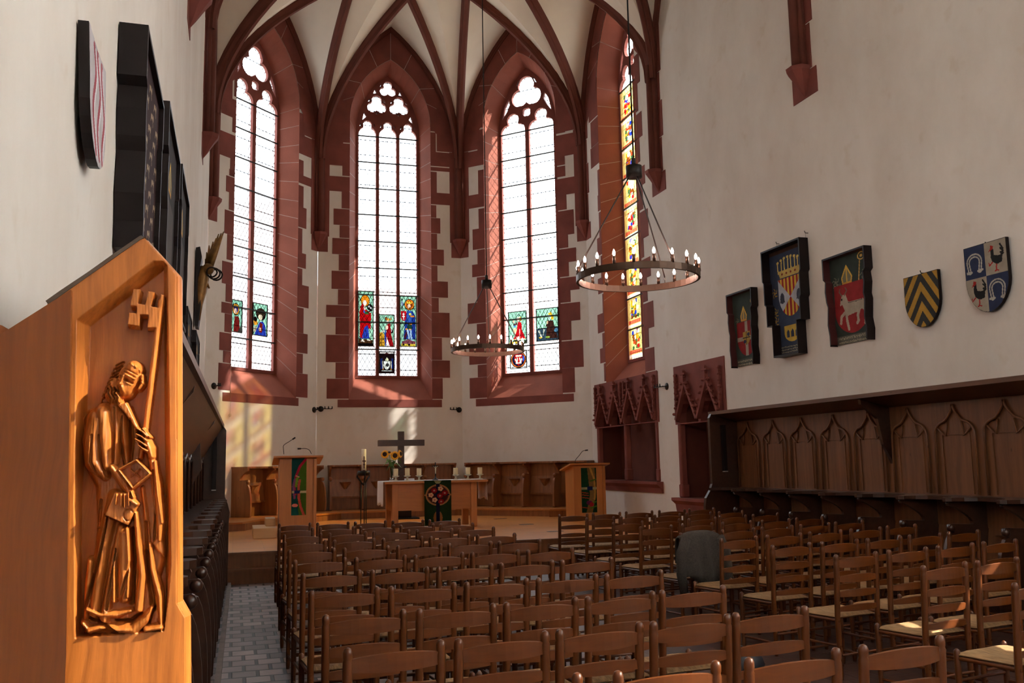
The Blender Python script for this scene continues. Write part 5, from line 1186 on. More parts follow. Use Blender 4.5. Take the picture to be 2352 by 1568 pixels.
def saint_a(p):
    lattice(p); p.poly([(0.2, 0.0), (0.85, 0.0), (0.80, 0.30), (0.70, 0.50), (0.30, 0.50)], (105, 25, 22)); p.poly([(0.6, 0.0), (1.0, 0.0), (0.95, 0.22)], (60, 55, 50)); p.ell(0.42, 0.72, 0.36, 0.20, DK); p.ell(0.42, 0.72, 0.32, 0.17, (190, 125, 35)); p.ell(0.42, 0.72, 0.22, 0.12, (60, 45, 120)); p.ell(0.36, 0.66, 0.14, 0.09, (215, 190, 165)); p.poly([(0.2, 0.78), (0.6, 0.80), (0.5, 0.90), (0.4, 0.82), (0.26, 0.90)], (190, 140, 40))
def saint_b(p):
    lattice(p); B_ = (30, 50, 150); p.poly([(0.12, 0.0), (0.98, 0.0), (0.88, 0.34), (0.70, 0.46), (0.45, 0.42)], B_); p.poly([(0.45, 0.10), (0.66, 0.10), (0.70, 0.38), (0.50, 0.42)], (115, 28, 22)); p.ell(0.56, 0.68, 0.36, 0.20, DK); p.ell(0.54, 0.72, 0.30, 0.15, (45, 35, 25)); p.ell(0.52, 0.58, 0.15, 0.09, (215, 205, 175)); p.ell(0.18, 0.40, 0.14, 0.10, (200, 140, 40)); p.ell(0.16, 0.50, 0.14, 0.08, DK); p.ell(0.50, 0.20, 0.10, 0.05, (200, 180, 150)); p.poly([(0.0, 0.1), (0.2, 0.1), (0.3, 0.24), (0.1, 0.28)], (170, 165, 140))
panel(FE, 812, 669, 857, 794, W2, madonna); panel(FE, 862, 723, 905, 795, W2, emperor); panel(FE, 912, 680, 956, 795, W2, king); panel(FE, 862, 808, 905, 856, W2, arms)
panel(FSE, 1169, 716, 1209, 789, W3, donor_red); panel(FSE, 1233, 708, 1286, 781, W3, donor_brown); panel(FSE, 1173, 806, 1209, 845, W3, roundel)
panel(FNE, 532, 690, 555, 762, W1, saint_a); panel(FNE, 579, 698, 613, 770, W1, saint_b)
# right side window: tall figured lights
def column(p):
    p.c[:] = lin((225, 205, 120)); rnd = random.Random(3)
    cols = [(205, 60, 30), (190, 20, 25), (225, 150, 30), (30, 50, 160), (235, 225, 190), (120, 60, 20), (60, 90, 50)]
    for k in range(9):
        y = 0.015+k*0.109
        p.poly([(0.05, y), (0.95, y), (0.95, y+0.014), (0.05, y+0.014)], (205, 90, 60)); p.poly([(0, y-0.012), (1, y-0.012), (1, y-0.002), (0, y-0.002)], (245, 235, 215))
        for q in range(26):
            x = rnd.uniform(0.30, 0.75); z = y+rnd.uniform(0.02, 0.085); p.poly([(x-0.09, z-0.005), (x+0.07, z-0.007), (x+0.10, z+0.006), (x-0.05, z+0.008)], cols[rnd.randrange(7)])
        p.ell(0.5, y+0.08, 0.12, 0.010, (225, 180, 150)); p.line([(0.2, y+0.018), (0.2, y+0.09)], 0.006, DK); p.line([(0.85, y+0.018), (0.85, y+0.09)], 0.006, DK)
for s0 in (-0.76, 0.05):
    p = Pic(0.71, 6.2, (200, 200, 200), px=0.014); column(p); p.build('stained_pane', 'stained', lambda x, y: FS.M @ Vector((s0+x, 0.46, 3.86+y)), W4)
# ================================================================ CARVED SAINT END PANEL (relief as a height field)
YP = 2.50
def relief():
    st = 1.5
    xs = np.arange(106, 436+st, st); ys = np.arange(540, 1600+st, st)
    X, Y = np.meshgrid(xs, ys)
    Hh = np.full(X.shape, -0.058)          # recess floor
    F = np.zeros(X.shape, bool)             # figure mask
    def inp(P):
        m_ = np.zeros(X.shape, bool); n = len(P)
        for i in range(n):
            (x0, y0), (x1, y1) = P[i], P[(i+1) % n]
            if y0 == y1: continue
            m_ ^= ((Y >= min(y0, y1)) & (Y < max(y0, y1)) & (X < (x1-x0)*(Y-y0)/(y1-y0)+x0))
        return m_
    def edge(P, closed=True):
        d = np.full(X.shape, 1e9); n = len(P)
        for i in range(n if closed else n-1):
            (ax, ay), (bx, by) = P[i], P[(i+1) % n]; L = max(1e-6, (bx-ax)**2+(by-ay)**2)
            t = np.clip(((X-ax)*(bx-ax)+(Y-ay)*(by-ay))/L, 0, 1); d = np.minimum(d, np.hypot(X-ax-t*(bx-ax), Y-ay-t*(by-ay)))
        return d
    def slab(P, h, soft=8, base=-0.058, fig=True):
        nonlocal Hh, F
        m_ = inp(P); d = edge(P); t = np.clip(d/soft, 0, 1); v = base+(h-base)*np.sqrt(1-(1-t)**2)
        Hh = np.where(m_, np.maximum(Hh, v), Hh)
        if fig: F |= m_
    def rod(P, R, h, base=-0.058, pw=0.5, mode='max'):
        """rounded ridge along a polyline with radii R (px)"""
        nonlocal Hh, F
        for i in range(len(P)-1):
            (ax, ay), (bx, by) = P[i], P[i+1]; L = max(1e-6, (bx-ax)**2+(by-ay)**2)
            t = np.clip(((X-ax)*(bx-ax)+(Y-ay)*(by-ay))/L, 0, 1); d = np.hypot(X-ax-t*(bx-ax), Y-ay-t*(by-ay)); r = R[i]+(R[i+1]-R[i])*t
            q = np.clip(1-(d/r)**2, 0, 1)**pw
            v = base+(h-base)*q; m_ = d < r
            Hh = np.where(m_, np.maximum(Hh, v), Hh); F |= m_
    def add(P, R, dh, pw=1.0):
        """add or carve along a polyline, only over what is there already"""
        nonlocal Hh
        best = np.zeros(X.shape)
        for i in range(len(P)-1):
            (ax, ay), (bx, by) = P[i], P[i+1]; L = max(1e-6, (bx-ax)**2+(by-ay)**2)
            t = np.clip(((X-ax)*(bx-ax)+(Y-ay)*(by-ay))/L, 0, 1); d = np.hypot(X-ax-t*(bx-ax), Y-ay-t*(by-ay)); r = R[i]+(R[i+1]-R[i])*t
            best = np.maximum(best, np.clip(1-(d/r)**2, 0, 1)**pw)
        Hh = Hh+dh*best
    # body
    slab([(225, 928), (252, 918), (300, 930), (318, 975), (340, 1030), (356, 1080), (372, 1150), (380, 1215), (378, 1290), (366, 1330), (376, 1450), (300, 1458), (232, 1462), (186, 1462), (186, 1415), (194, 1330), (212, 1270), (218, 1200), (214, 1120), (196, 1085), (186, 1020), (184, 960), (198, 938)], -0.025, 16)
    rod([(222, 965), (212, 1010), (215, 1060), (240, 1092)], [30, 30, 28, 14], 0.012)
    rod([(236, 948), (240, 1010), (245, 1070)], [26, 26, 16], 0.016)
    rod([(262, 935), (268, 1000), (262, 1080)], [16, 14, 8], 0.004)
    rod([(278, 950), (286, 1010), (292, 1072)], [13, 12, 6], 0.0)
    slab([(268, 928), (292, 922), (305, 948), (322, 984), (313, 990), (290, 955)], 0.016, 4)
    add([(263, 936), (262, 1010), (258, 1075)], [3, 3, 3], -0.014); add([(280, 955), (274, 1015), (284, 1072)], [3, 4, 3], -0.016); add([(298, 965), (302, 1010), (297, 1060)], [5, 6, 5], -0.018)
    add([(212, 1000), (208, 1060), (222, 1088)], [3, 4, 3], -0.010); add([(228, 1000), (232, 1060), (246, 1100)], [3, 3, 3], -0.010)
    # legs and skirt folds
    rod([(262, 1140), (236, 1250), (212, 1420)], [22, 20, 16], -0.002); rod([(276, 1210), (256, 1310), (238, 1425)], [10, 13, 15], 0.004)
    rod([(283, 1225), (284, 1290), (283, 1372)], [20, 22, 18], 0.012); rod([(292, 1215), (296, 1285), (294, 1370)], [8, 10, 6], 0.017)
    rod([(312, 1178), (318, 1250), (326, 1320), (318, 1400)], [8, 11, 13, 12], 0.010); rod([(326, 1120), (336, 1200), (340, 1262)], [7, 8, 9], -0.008)
    rod([(343, 1250), (350, 1310), (366, 1370), (370, 1448)], [7, 10, 11, 6], 0.002); rod([(262, 1290), (262, 1380)], [5, 8], 0.012)
    rod([(205, 1290), (200, 1350), (196, 1420)], [10, 12, 10], -0.010)
    for P, R, h in (([(246, 1190), (222, 1300), (192, 1400)], [3, 4, 5], -0.026), ([(266, 1260), (250, 1360), (244, 1400)], [2, 3, 4], -0.016), ([(304, 1215), (305, 1300), (300, 1385)], [5, 6, 8], -0.030), ([(334, 1200), (338, 1290), (350, 1400)], [5, 6, 8], -0.026), ([(300, 1290), (276, 1380)], [3, 5], -0.012), ([(228, 1150), (222, 1210)], [5, 5], -0.02)): add(P, R, h)
    # right hand drape
    rod([(346, 1045), (358, 1110), (366, 1190), (366, 1240)], [10, 14, 13, 6], 0.006); rod([(356, 1060), (362, 1130), (372, 1200)], [5, 6, 5], 0.014); slab([(346, 1248), (364, 1222), (376, 1248), (378, 1285), (360, 1268)], -0.008, 6)
    add([(352, 1080), (356, 1180), (352, 1240)], [3, 3, 3], -0.014)
    # lower folds on the ground
    rod([(200, 1400), (230, 1412), (268, 1412), (300, 1402)], [8, 10, 12, 8], 0.006); rod([(205, 1448), (240, 1438), (272, 1446), (305, 1446), (335, 1420), (348, 1396)], [10, 8, 12, 16, 14, 5], 0.012); rod([(190, 1432), (206, 1452)], [10, 8], 0.0); rod([(335, 1446), (368, 1440)], [9, 11], 0.012)
    add([(206, 1420), (240, 1436), (268, 1452)], [5, 6, 4], -0.034); add([(262, 1428), (300, 1428), (322, 1410)], [3, 6, 4], -0.030); add([(352, 1398), (340, 1436)], [3, 3], -0.03)
    # forearm, hand on the book
    rod([(258, 1072), (284, 1104), (296, 1126)], [13, 18, 14], 0.022)
    slab([(264, 1128), (300, 1130), (322, 1156), (295, 1208), (240, 1182)], 0.020, 3); slab([(300, 1140), (322, 1156), (318, 1163), (296, 1148)], 0.034, 2); add([(240, 1183), (294, 1207)], [2.5, 2.5], -0.014)
    d = np.abs(np.hypot((X-297)*1.25, (Y-1181))-14); Hh -= 0.006*np.clip(1-d/2.5, 0, 1)
    for P in ([(271, 1134), (269, 1157)], [(281, 1134), (281, 1160)], [(289, 1134), (289, 1163)], [(298, 1132), (299, 1160)], [(304, 1128), (309, 1142)]): rod(P, [4.2, 3.4], 0.036)
    # square clasp with rosette
    Q = [(275, 1078), (315, 1056), (346, 1087), (307, 1120)]; slab(Q, 0.002, 3)
    for a, c in zip(Q, Q[1:]+Q[:1]): rod([a, c], [4, 4], 0.032, pw=0.35)
    for a in (45, 135, 225, 315): rod([(311, 1086), (311+15*math.cos(math.radians(a)), 1086+13*math.sin(math.radians(a)))], [3, 1.5], 0.018)
    # key shaft and bit
    rod([(369, 690), (352, 830), (333, 985), (322, 1050)], [8, 8, 7, 6], 0.0, pw=0.18)
    k_ = lambda a, c: (100+a/5.81, 530+c/5.81)
    slab([k_(*p) for p in ((1190, 765), (1300, 770), (1262, 960), (1350, 975), (1385, 795), (1492, 805), (1440, 1000), (1530, 1015), (1560, 830), (1615, 850), (1540, 1300), (1375, 1300), (1390, 1130), (1295, 1125), (1280, 1280), (1110, 1255), (1135, 1080), (1230, 1090), (1235, 1010), (1145, 1000))], 0.0, 2.0)
    # gripping hand
    rod([(334, 1003), (345, 1030), (350, 1048)], [11, 14, 9], 0.030); rod([(330, 985), (346, 1004)], [4, 5], 0.032)
    for P in ([(317, 984), (330, 992), (340, 1002)], [(315, 997), (328, 1003), (340, 1013)], [(313, 1008), (326, 1015), (338, 1024)], [(320, 1022), (330, 1030), (340, 1036)]): rod(P, [3.6, 4.4, 5], 0.040)
    for P in ([(319, 991), (335, 1003)], [(316, 1003), (334, 1015)], [(318, 1016), (334, 1028)]): add(P, [1.6, 1.6], -0.012)
    # head, bent and turned
    rod([(299, 862), (284, 890)], [30, 27], 0.030, pw=0.45); rod([(306, 848), (296, 866)], [24, 24], 0.036, pw=0.5)
    rod([(258, 880), (256, 905), (264, 922)], [16, 20, 14], 0.010); rod([(272, 905), (276, 924)], [14, 9], 0.020)
    rod([(326, 862), (326, 880), (318, 892)], [6, 7, 5], 0.006)
    add([(287, 866), (283, 877), (279, 884)], [3.5, 4.2, 5], 0.016); add([(276, 884), (283, 884)], [3, 3], 0.006)
    for P, R, h in (([(268, 862), (277, 868)], [5, 5], -0.012), ([(293, 874), (303, 880)], [5, 5], -0.012), ([(264, 856), (280, 862)], [3, 3], 0.007), ([(290, 862), (310, 872)], [3, 3], 0.007), ([(264, 893), (274, 899)], [3, 3], -0.012), ([(262, 888), (274, 893)], [2.5, 2.5], 0.007), ([(263, 902), (272, 905)], [3, 3], 0.008), ([(283, 890), (287, 905), (284, 918)], [4, 4, 3], 0.007), ([(278, 905), (281, 920)], [2, 2], -0.01), ([(290, 848), (316, 862)], [1.8, 1.8], -0.006), ([(288, 855), (312, 868)], [1.8, 1.8], -0.006), ([(304, 836), (316, 846)], [5, 4], 0.008), ([(310, 838), (312, 848)], [2, 2], -0.008), ([(268, 868), (276, 873)], [3, 3], 0.005), ([(294, 880), (302, 884)], [3, 3], 0.005)): add(P, R, h)
    for i in range(16):
        a = i/15; x0, y0 = 278-32*a, 826+70*a; ln = 20; add([(x0, y0), (x0-ln*0.9, y0+9+6*a), (x0-ln, y0+20+6*a)], [2.5, 2.5, 1.2], 0.011 if i % 2 else -0.009)
    for i in range(14):
        x0, y0 = 244+4.0*(i % 7)+3, 888+18*(i//7); add([(x0, y0), (x0+5, y0+8), (x0+2, y0+18)], [2, 2, 1.3], 0.009 if i % 2 else -0.008)
    for i in range(4): add([(322+2*i, 850+5*i), (325+i, 872+4*i)], [1.6, 1.6], 0.007*(-1)**i)
    # carved grain of the tool
    Hh = np.where(F, Hh+0.0003*np.sin(X*0.9+2.2*np.sin(Y*0.013))+0.0004*np.sin(X*0.37+Y*0.11), Hh)
    # frame around the recess
    rec_in = [(200, 742), (374, 609), (378, 1440), (374, 1449), (178, 1462), (180, 1140), (196, 870)]
    rec_out = [(176, 734), (352, 598), (385, 600), (393, 1300), (386, 1378), (376, 1449), (172, 1466), (170, 1140), (174, 870)]
    mi = inp(rec_in); mo = inp(rec_out)
    d_in, d_out = edge(rec_in), edge(rec_out); t = d_in/(d_in+d_out+1e-6)
    bev = -0.058+0.058*np.clip(t, 0, 1)
    fr = ~mi
    Hh = np.where(fr & mo & ~(F & (Hh > bev)), bev, Hh)
    Hh = np.where(~mo & ~mi, 0.0, Hh)
    # the right stile thins above its foot
    F &= mi | (Hh > 0.001)
    # whole board outline
    ol = [(109, 696), (163, 660), (322, 548), (333, 549), (404, 632), (405, 1385), (424, 1418), (425, 1600), (106, 1600)]
    inside = inp(ol)
    ins_pad = inp([(108, 694), (162, 658), (322, 545), (334, 546), (407, 631), (408, 1384), (427, 1417), (428, 1600), (106, 1600)])
    dol = edge([(322, 548), (333, 549), (404, 632), (405, 1385), (424, 1418), (425, 1600)], False)
    # map to the panel plane
    P00 = ony(xs[0], ys[0], YP)
    D = (_fw[None, None, :]+((X-1176)/FPX)[..., None]*_R-((Y-784)/FPX)[..., None]*_U); k = YP/D[..., 1]
    wx, wz = D[..., 0]*k, D[..., 2]*k+H
    Hh = np.where(~inside, -0.0015, Hh)
    return X, Y, wx, wz, Hh, F, ins_pad, ol
def build_relief():
    X, Y, wx, wz, Hh, F, ins, ol = relief()
    ny, nx = X.shape
    V = np.stack([wx, YP-Hh, wz], -1).reshape(-1, 3)
    def part(mask_fn, name):
        c = mask_fn; idx = -np.ones(nx*ny, int); Fc = []
        jj, ii = np.nonzero(c)
        a = jj*nx+ii; quads = np.stack([a, a+nx, a+nx+1, a+1], 1)
        u, inv = np.unique(quads, return_inverse=True); quads = inv.reshape(-1, 4)
        me = bpy.data.meshes.new(name); me.from_pydata(V[u].tolist(), [], quads.tolist()); me.materials.append(M['wood_carved'])
        me.polygons.foreach_set('use_smooth', [True]*len(quads)); me.update()
        o = bpy.data.objects.new(name, me); COL.objects.link(o); return o
    cell_in = ins[:-1, :-1] & ins[1:, :-1] & ins[:-1, 1:] & ins[1:, 1:]
    fig = F[:-1, :-1] & F[1:, 1:] & (Hh[:-1, :-1] > -0.0575) & (X[:-1, :-1] < 382) & (Y[:-1, :-1] < 1466)
    a = part(cell_in & fig, 'carved_saint'); b_ = part(cell_in & ~fig, 'end_panel')
    # thickness, side and back of the board
    pts = [ony(x, y, YP) for x, y in ol]
    e = MB(); L = [(p[0], p[2]) for p in pts]; T_ = 0.075
    ins2 = [(109, 696), (163, 660), (322, 548), (333, 549), (404, 632), (405, 1385), (424, 1418), (425, 1600), (106, 1600)]
    A = [e.pt((x, YP+0.001, z)) for x, z in L]
    off = [(0, 0), (0, 0), (0, 0.004), (0.006, 0.004), (0.0125, 0.002), (0.0125, 0.0), (0.012, 0.0), (0.012, 0), (0, 0)]
    B = [e.pt((x+o[0], YP+0.035, z+o[1])) for (x, z), o in zip(L, off)]; C = [e.pt((x+o[0], YP+T_, z+o[1])) for (x, z), o in zip(L, off)]
    n = len(L)
    for i in range(n):
        j = (i+1) % n; e.face([A[i], A[j], B[j], B[i]]); e.face([B[i], B[j], C[j], C[i]])
    e.face(C[::-1]); e.poly([(p[0], p[2]) for p in pts], lambda a, c: (a, YP+0.003, c)) if False else e.poly([(ony(x, y, YP)[0], ony(x, y, YP)[2]) for x, y in ((398, 640), (408, 634), (408, 1385), (398, 1385))], lambda a, c: (a, YP+0.002, c)); s_ = e.build('panel_edge', 'wood_carved')
    return a, b_, s_
cs, ep, es = build_relief()
for o in (ep, ): o.parent = ls_
cs.parent = ep; es.parent = ep
cs['label'] = 'relief of a bearded man with a big key and a book'; ep['label'] = 'honey brown carved end panel'
b = MB(); pts = [ony(x, y, YP+0.005) for x, y in ((106, 692), (140, 668), (200, 628), (262, 584), (322, 543), (335, 546), (322, 552), (163, 664), (112, 700))]
b.prism([(p[0], p[2]) for p in pts], lambda a, c: (a, YP-0.004, c), lambda a, c: (a, YP+0.25, c)); b.build('roof_edge', 'wood_roof', ep)
# plain pine board in front of the panel, reaching to the wall
b = MB(); yb_ = 2.37
# the board stands a little askew: its right edge nearer, its left edge at the wall
bn = (-math.sin(math.radians(22)), -math.cos(math.radians(22)), 0); bp_ = ony(163, 665, yb_)
PB = lambda x, y: hit(x, y, (bp_[0], bp_[1], 0), bn)
r0, r1, r3 = PB(163, 665), PB(0, 768), PB(152, 1500); t = (XL+0.014-r0[0])/(r1[0]-r0[0]); r2 = r0+(r1-r0)*t
on_ = lambda a, d: bp_[1]-(a-bp_[0])*math.tan(math.radians(22))+d
b.prism([(r0[0], r0[2]), (r3[0], r3[2]), (r3[0], 0.0), (XL+0.014, 0.0), (r2[0], r2[2])], lambda a, c: (a, on_(a, 0), c), lambda a, c: (a, on_(a, 0.022), c)); 
pb = empty('pine_partition', label='plain new pine board beside the carved saint panel at the left wall', cat='board'); b.build('board', 'wood_pine', pb)
b = MB(); pts = [ony(x, y, 2.47) for x, y in ((-30, 742), (8, 749), (30, 762), (-30, 800))]; b.prism([(max(p[0], XL+0.012), p[2]) for p in pts], lambda a, c: (a, 2.455, c), lambda a, c: (a, 2.49, c)); b.build('beam_end', 'wood_pine', pb)
# ================================================================ STAGE FURNITURE
Z = STAGE
def X_(px, Y, py=1100): return ony(px, py, Y)[0]
def Z_(py, Y, px=1000): return ony(px, py, Y)[2]
# lecterns
def lectern(name_label, xl, xr, yf, zt, depth, tapx, paint, wing):
    root = empty('lectern', ((xl+xr)/2, yf, Z), 0, label=name_label, cat='lectern'); w = (xr-xl)/2; h = zt-Z
    b = MB(); b.box(-w, -w+0.05, 0, depth, 0, h-0.06); b.build('side_panel', 'wood_furn_z', root); b = MB(); b.box(w-0.05, w, 0, depth, 0, h-0.06); b.build('side_panel', 'wood_furn_z', root)
    b = MB(); b.box(-w+0.05, w-0.05, 0.05, 0.08, 0.0, h-0.06); b.build('front_panel', 'wood_furn_z', root)
    b = MB(); b.prism([(-w-wing, 0), (w+wing, 0), (w+wing, 1), (-w-wing, 1)], lambda a, c: (a, -0.06+c*(depth+0.16), h-0.03-0.13*c), lambda a, c: (a, -0.06+c*(depth+0.16), h+0.0-0.13*c)); b.build('top_board', 'wood_furn', root)
    p = Pic(tapx[1]-tapx[0], tapx[3]-tapx[2], (20, 60, 55), px=0.008); paint(p); cx = (xl+xr)/2
    p.build('tapestry', 'textile', lambda x, y: (tapx[0]+x-cx, 0.040, tapx[2]+y-Z), root)
    return root
def tap_left(p):
    p.c[:] = lin((14, 66, 66)); p.poly([(0.5, 0), (1, 0), (1, 1), (0.9, 1), (0.5, 0.75), (0.35, 0.5)], (62, 92, 26)); p.line([(1.0, 0.98), (0.55, 0.84), (0.28, 0.66), (0.18, 0.5), (0.25, 0.36)], 0.022, (160, 28, 52)); p.line([(0.22, 0.62), (0.12, 0.5), (0.2, 0.3)], 0.02, (120, 70, 110)); p.line([(0.38, 0.64), (0.30, 0.5)], 0.02, (110, 140, 40))
    p.line([(0.55, 0.60), (0.48, 0.50), (0.50, 0.30), (0.62, 0.15), (0.85, 0.0)], 0.022, (176, 70, 60)); p.poly([(0.02, 0.38), (1, 0.38), (1, 0.42), (0.02, 0.42)], (180, 170, 130)); p.poly([(0.2, 0.375), (0.55, 0.375), (0.6, 0.425), (0.2, 0.425)], (18, 32, 80)); p.ell(0.24, 0.17, 0.2, 0.03, (196, 110, 100)); p.line([(0.3, 0.68), (0.5, 0.66)], 0.010, (200, 130, 110)); p.poly([(0, 0), (0.4, 0), (0.3, 0.12), (0, 0.1)], (16, 78, 70))
def tap_right(p):
    p.c[:] = lin((16, 52, 30)); p.poly([(0.4, 1), (0.9, 1), (0.95, 0.6), (0.95, 0.4), (0.7, 0), (0.3, 0), (0.55, 0.4)], (120, 92, 50)); p.line([(0.6, 1), (0.85, 0.75), (0.9, 0.5), (0.85, 0.3)], 0.02, (170, 130, 60)); p.poly([(0, 0.51), (1, 0.51), (1, 0.57), (0, 0.57)], (150, 150, 110)); p.poly([(0.38, 0.50), (0.75, 0.50), (0.75, 0.58), (0.38, 0.58)], (18, 30, 80))
    for y in (0.45, 0.40, 0.34, 0.12): p.line([(0.05, y), (0.45, y-0.02)], 0.008, (160, 60, 40))
    for y in (0.7, 0.2, 0.1): p.line([(0.6, y), (0.95, y+0.04)], 0.012, (70, 120, 30))
    p.ell(0.5, 0.22, 0.2, 0.05, (90, 30, 70)); p.ell(0.65, 0.18, 0.14, 0.05, (140, 30, 40))
yl = onz(724, 1228, Z)[1]; Pl = lambda x, y: ony(x, y, yl)
lectern('tall beech lectern with green and red tapestry at the left of the stage', Pl(642, 1130)[0], Pl(727, 1130)[0], yl, Pl(690, 1046)[2], 0.62, (Pl(670, 1110)[0], Pl(704, 1110)[0], Pl(690, 1183)[2], Pl(690, 1050)[2]), tap_left, 0.11)
yr = 17.9; Pr = lambda x, y: ony(x, y, yr)
lectern('smaller beech lectern with dark green tapestry at the right of the stage', Pr(1318, 1120)[0], Pr(1391, 1120)[0], yr, Pr(1355, 1063)[2], 0.50, (Pr(1337, 1120)[0], Pr(1372, 1120)[0], Pr(1355, 1177)[2], Pr(1355, 1074)[2]), tap_right, 0.09)
def mic(pts, Y, label, r=0.006):
    P = [Vector(ony(x, y, Y)) for x, y in pts]; root = empty('microphone', label=label, cat='microphone')
    L = []
    for i in range(len(P)-1):
        p0 = P[max(i-1, 0)]; p3 = P[min(i+2, len(P)-1)]
        for k in range(4):
            t = k/4; a, c = P[i], P[i+1]; L.append(0.5*((2*a)+(-p0+c)*t+(2*p0-5*a+4*c-p3)*t*t+(-p0+3*a-3*c+p3)*t**3))
    L.append(P[-1]); b = MB(); b.tube(L, r, 6); b.build('gooseneck', 'iron', root)
    b = MB(); d = (L[-1]-L[-2]).normalized(); b.tube([L[-1]-d*0.01, L[-1]+d*0.05], 0.014, 8); b.build('capsule', 'iron', root); return root
mic([(652, 1043), (651, 1030), (652, 1022), (664, 1014), (673, 1008)], yl+0.2, 'tall black gooseneck microphone on the left lectern')
mic([(715, 1042), (711, 1034), (703, 1030), (690, 1030)], yl+0.2, 'low curved gooseneck microphone on the left lectern, bent to the left')
mic([(1321, 1064), (1322, 1056), (1330, 1046), (1338, 1036), (1345, 1034)], yr+0.1, 'black gooseneck microphone on the right lectern')
# pale step block by the left lectern
q = onz(612, 1236, Z); sb_ = empty('step_block', (q[0], q[1], Z), 0, label='pale wooden step block beside the left lectern', cat='step')
b = MB(); b.bbox(-0.22, 0.17, 0, 1.05, 0, 0.17, 0.006); b.build('lower_step', 'wood_block', sb_); b = MB(); b.bbox(0.0, 0.17, 0.5, 1.15, 0.17, 0.30, 0.006); b.build('upper_step', 'wood_block', sb_)
# altar
ya = onz(1092, 1209, Z)[1]; Pa = lambda x, y: ony(x, y, ya)
ax0, ax1 = Pa(884, 1110)[0], Pa(1121, 1110)[0]; zt = Pa(1000, 1104)[2]; dpt = 0.95
al_ = empty('altar_table', label='light wooden altar table with deep front apron on the stage', cat='altar')
b = MB(); b.bbox(ax0, ax1, ya, ya+dpt, zt-0.04, zt, 0.004); b.build('table_top', 'wood_furn', al_)
la, lb = Pa(902, 1150)[0], Pa(1098, 1150)[0]; zap = Pa(1000, 1171)[2]
for x0, x1, y0, y1 in ((la, la+0.12, ya+0.08, ya+0.20), (lb-0.12, lb, ya+0.08, ya+0.20), (la, la+0.12, ya+dpt-0.2, ya+dpt-0.08), (lb-0.12, lb, ya+dpt-0.2, ya+dpt-0.08)):
    b = MB(); b.bbox(x0, x1, y0, y1, Z, zt-0.04, 0.006); b.build('leg', 'wood_furn_z', al_)
b = MB(); b.box(la+0.12, lb-0.12, ya+0.12, ya+0.15, zap, zt-0.04); b.box(la+0.01, la+0.06, ya+0.2, ya+dpt-0.2, zap, zt-0.04); b.box(lb-0.06, lb-0.01, ya+0.2, ya+dpt-0.2, zap, zt-0.04); b.build('apron', 'wood_furn', al_)
b = MB(); rows = []; nn = 24; y0, y1 = ya+0.12, ya+dpt-0.12; zl = Pa(875, 1163)[2]; zr_ = Pa(1115, 1146)[2]
path = [(ax0-0.012, zl+(zt-zl)*k/8) for k in range(9)]+[(ax0-0.004+(ax1-ax0+0.008)*k/10, zt+0.006) for k in range(11)]+[(ax1+0.012, zt-(zt-zr_)*k/8) for k in range(9)]
for k, (x, z) in enumerate(path):
    row = []
    for j in range(nn+1):
        v = j/nn; dz = 0.0; dx = 0.0
        if k < 9: f_ = 1-k/8; dx = -0.012*f_*math.sin(v*26); dz = -0.02*f_*math.sin(v*9)
        if k > 19: f_ = (k-19)/8; dx = 0.012*f_*math.sin(v*26); dz = -0.02*f_*math.cos(v*8)
        row.append((x+dx, y0+(y1-y0)*v, z+dz))
    rows.append(row)
b.loft(rows, 0, True); o = b.build('altar_cloth', 'cloth'); so = o.modifiers.new('s', 'SOLIDIFY'); so.thickness = 0.003; tag(o, 'long white linen cloth lying over the altar and hanging at both ends', 'cloth')
def antep(p):
    p.c[:] = lin((22, 42, 16)); p.ell(0.5, 0.68, 0.46, 0.24, (150, 105, 62)); p.ell(0.5, 0.68, 0.40, 0.21, (84, 44, 40)); p.ell(0.5, 0.68, 0.37, 0.195, (52, 24, 20)); p.line([(0.5, 0.92), (0.5, 0.06)], 0.035, (10, 14, 40)); p.line([(0.12, 0.68), (0.9, 0.68)], 0.016, (12, 18, 48))
    p.ell(0.5, 0.17, 0.17, 0.15, (120, 80, 42)); p.line([(0.5, 0.36), (0.5, 0.05)], 0.035, (12, 18, 44)); p.poly([(0.35, 1.0), (0.65, 1.0), (0.56, 0.93), (0.44, 0.93)], (130, 130, 90)); p.ell(0.5, 0.05, 0.2, 0.03, (70, 20, 18))
    for x, y in ((0.36, 0.78), (0.58, 0.66), (0.76, 0.72), (0.62, 0.53)): p.ell(x, y, 0.11, 0.055, (120, 12, 20)); p.ell(x, y, 0.04, 0.02, (150, 110, 100))
    for x, y in ((0.60, 0.82), (0.24, 0.68), (0.38, 0.57)):
        for a in range(5): p.ell(x+0.06*math.cos(a*1.2566), y+0.032*math.sin(a*1.2566), 0.045, 0.024, (190, 150, 112))
        p.ell(x, y, 0.025, 0.013, (150, 30, 40))
    p.poly([(0.0, 0.66), (0.07, 0.66), (0.07, 0.70), (0.0, 0.70)], (150, 110, 66)); p.poly([(0.93, 0.66), (1, 0.66), (1, 0.70), (0.93, 0.70)], (150, 110, 66))
bx0, bx1 = Pa(974.5, 1150)[0], Pa(1036, 1150)[0]; bz0 = Pa(1005, 1206)[2]
an = empty('altar_banner', label='green embroidered altar banner with a round flower motif and cross', cat='banner')
p = Pic(bx1-bx0, zt+0.003-bz0, (30, 50, 30), px=0.007); antep(p); p.build('embroidered_front', 'textile', lambda x, y: (bx0+x, ya-0.022-0.004*math.sin(x*14), bz0+y), an)
b = MB(); b.box(bx0, bx1, ya-0.016, ya-0.012, bz0, zt+0.012); b.box(bx0, bx1, ya-0.016, ya+0.115, zt+0.009, zt+0.012); b.build('lining', 'jacket', an)
yc = ya+0.45
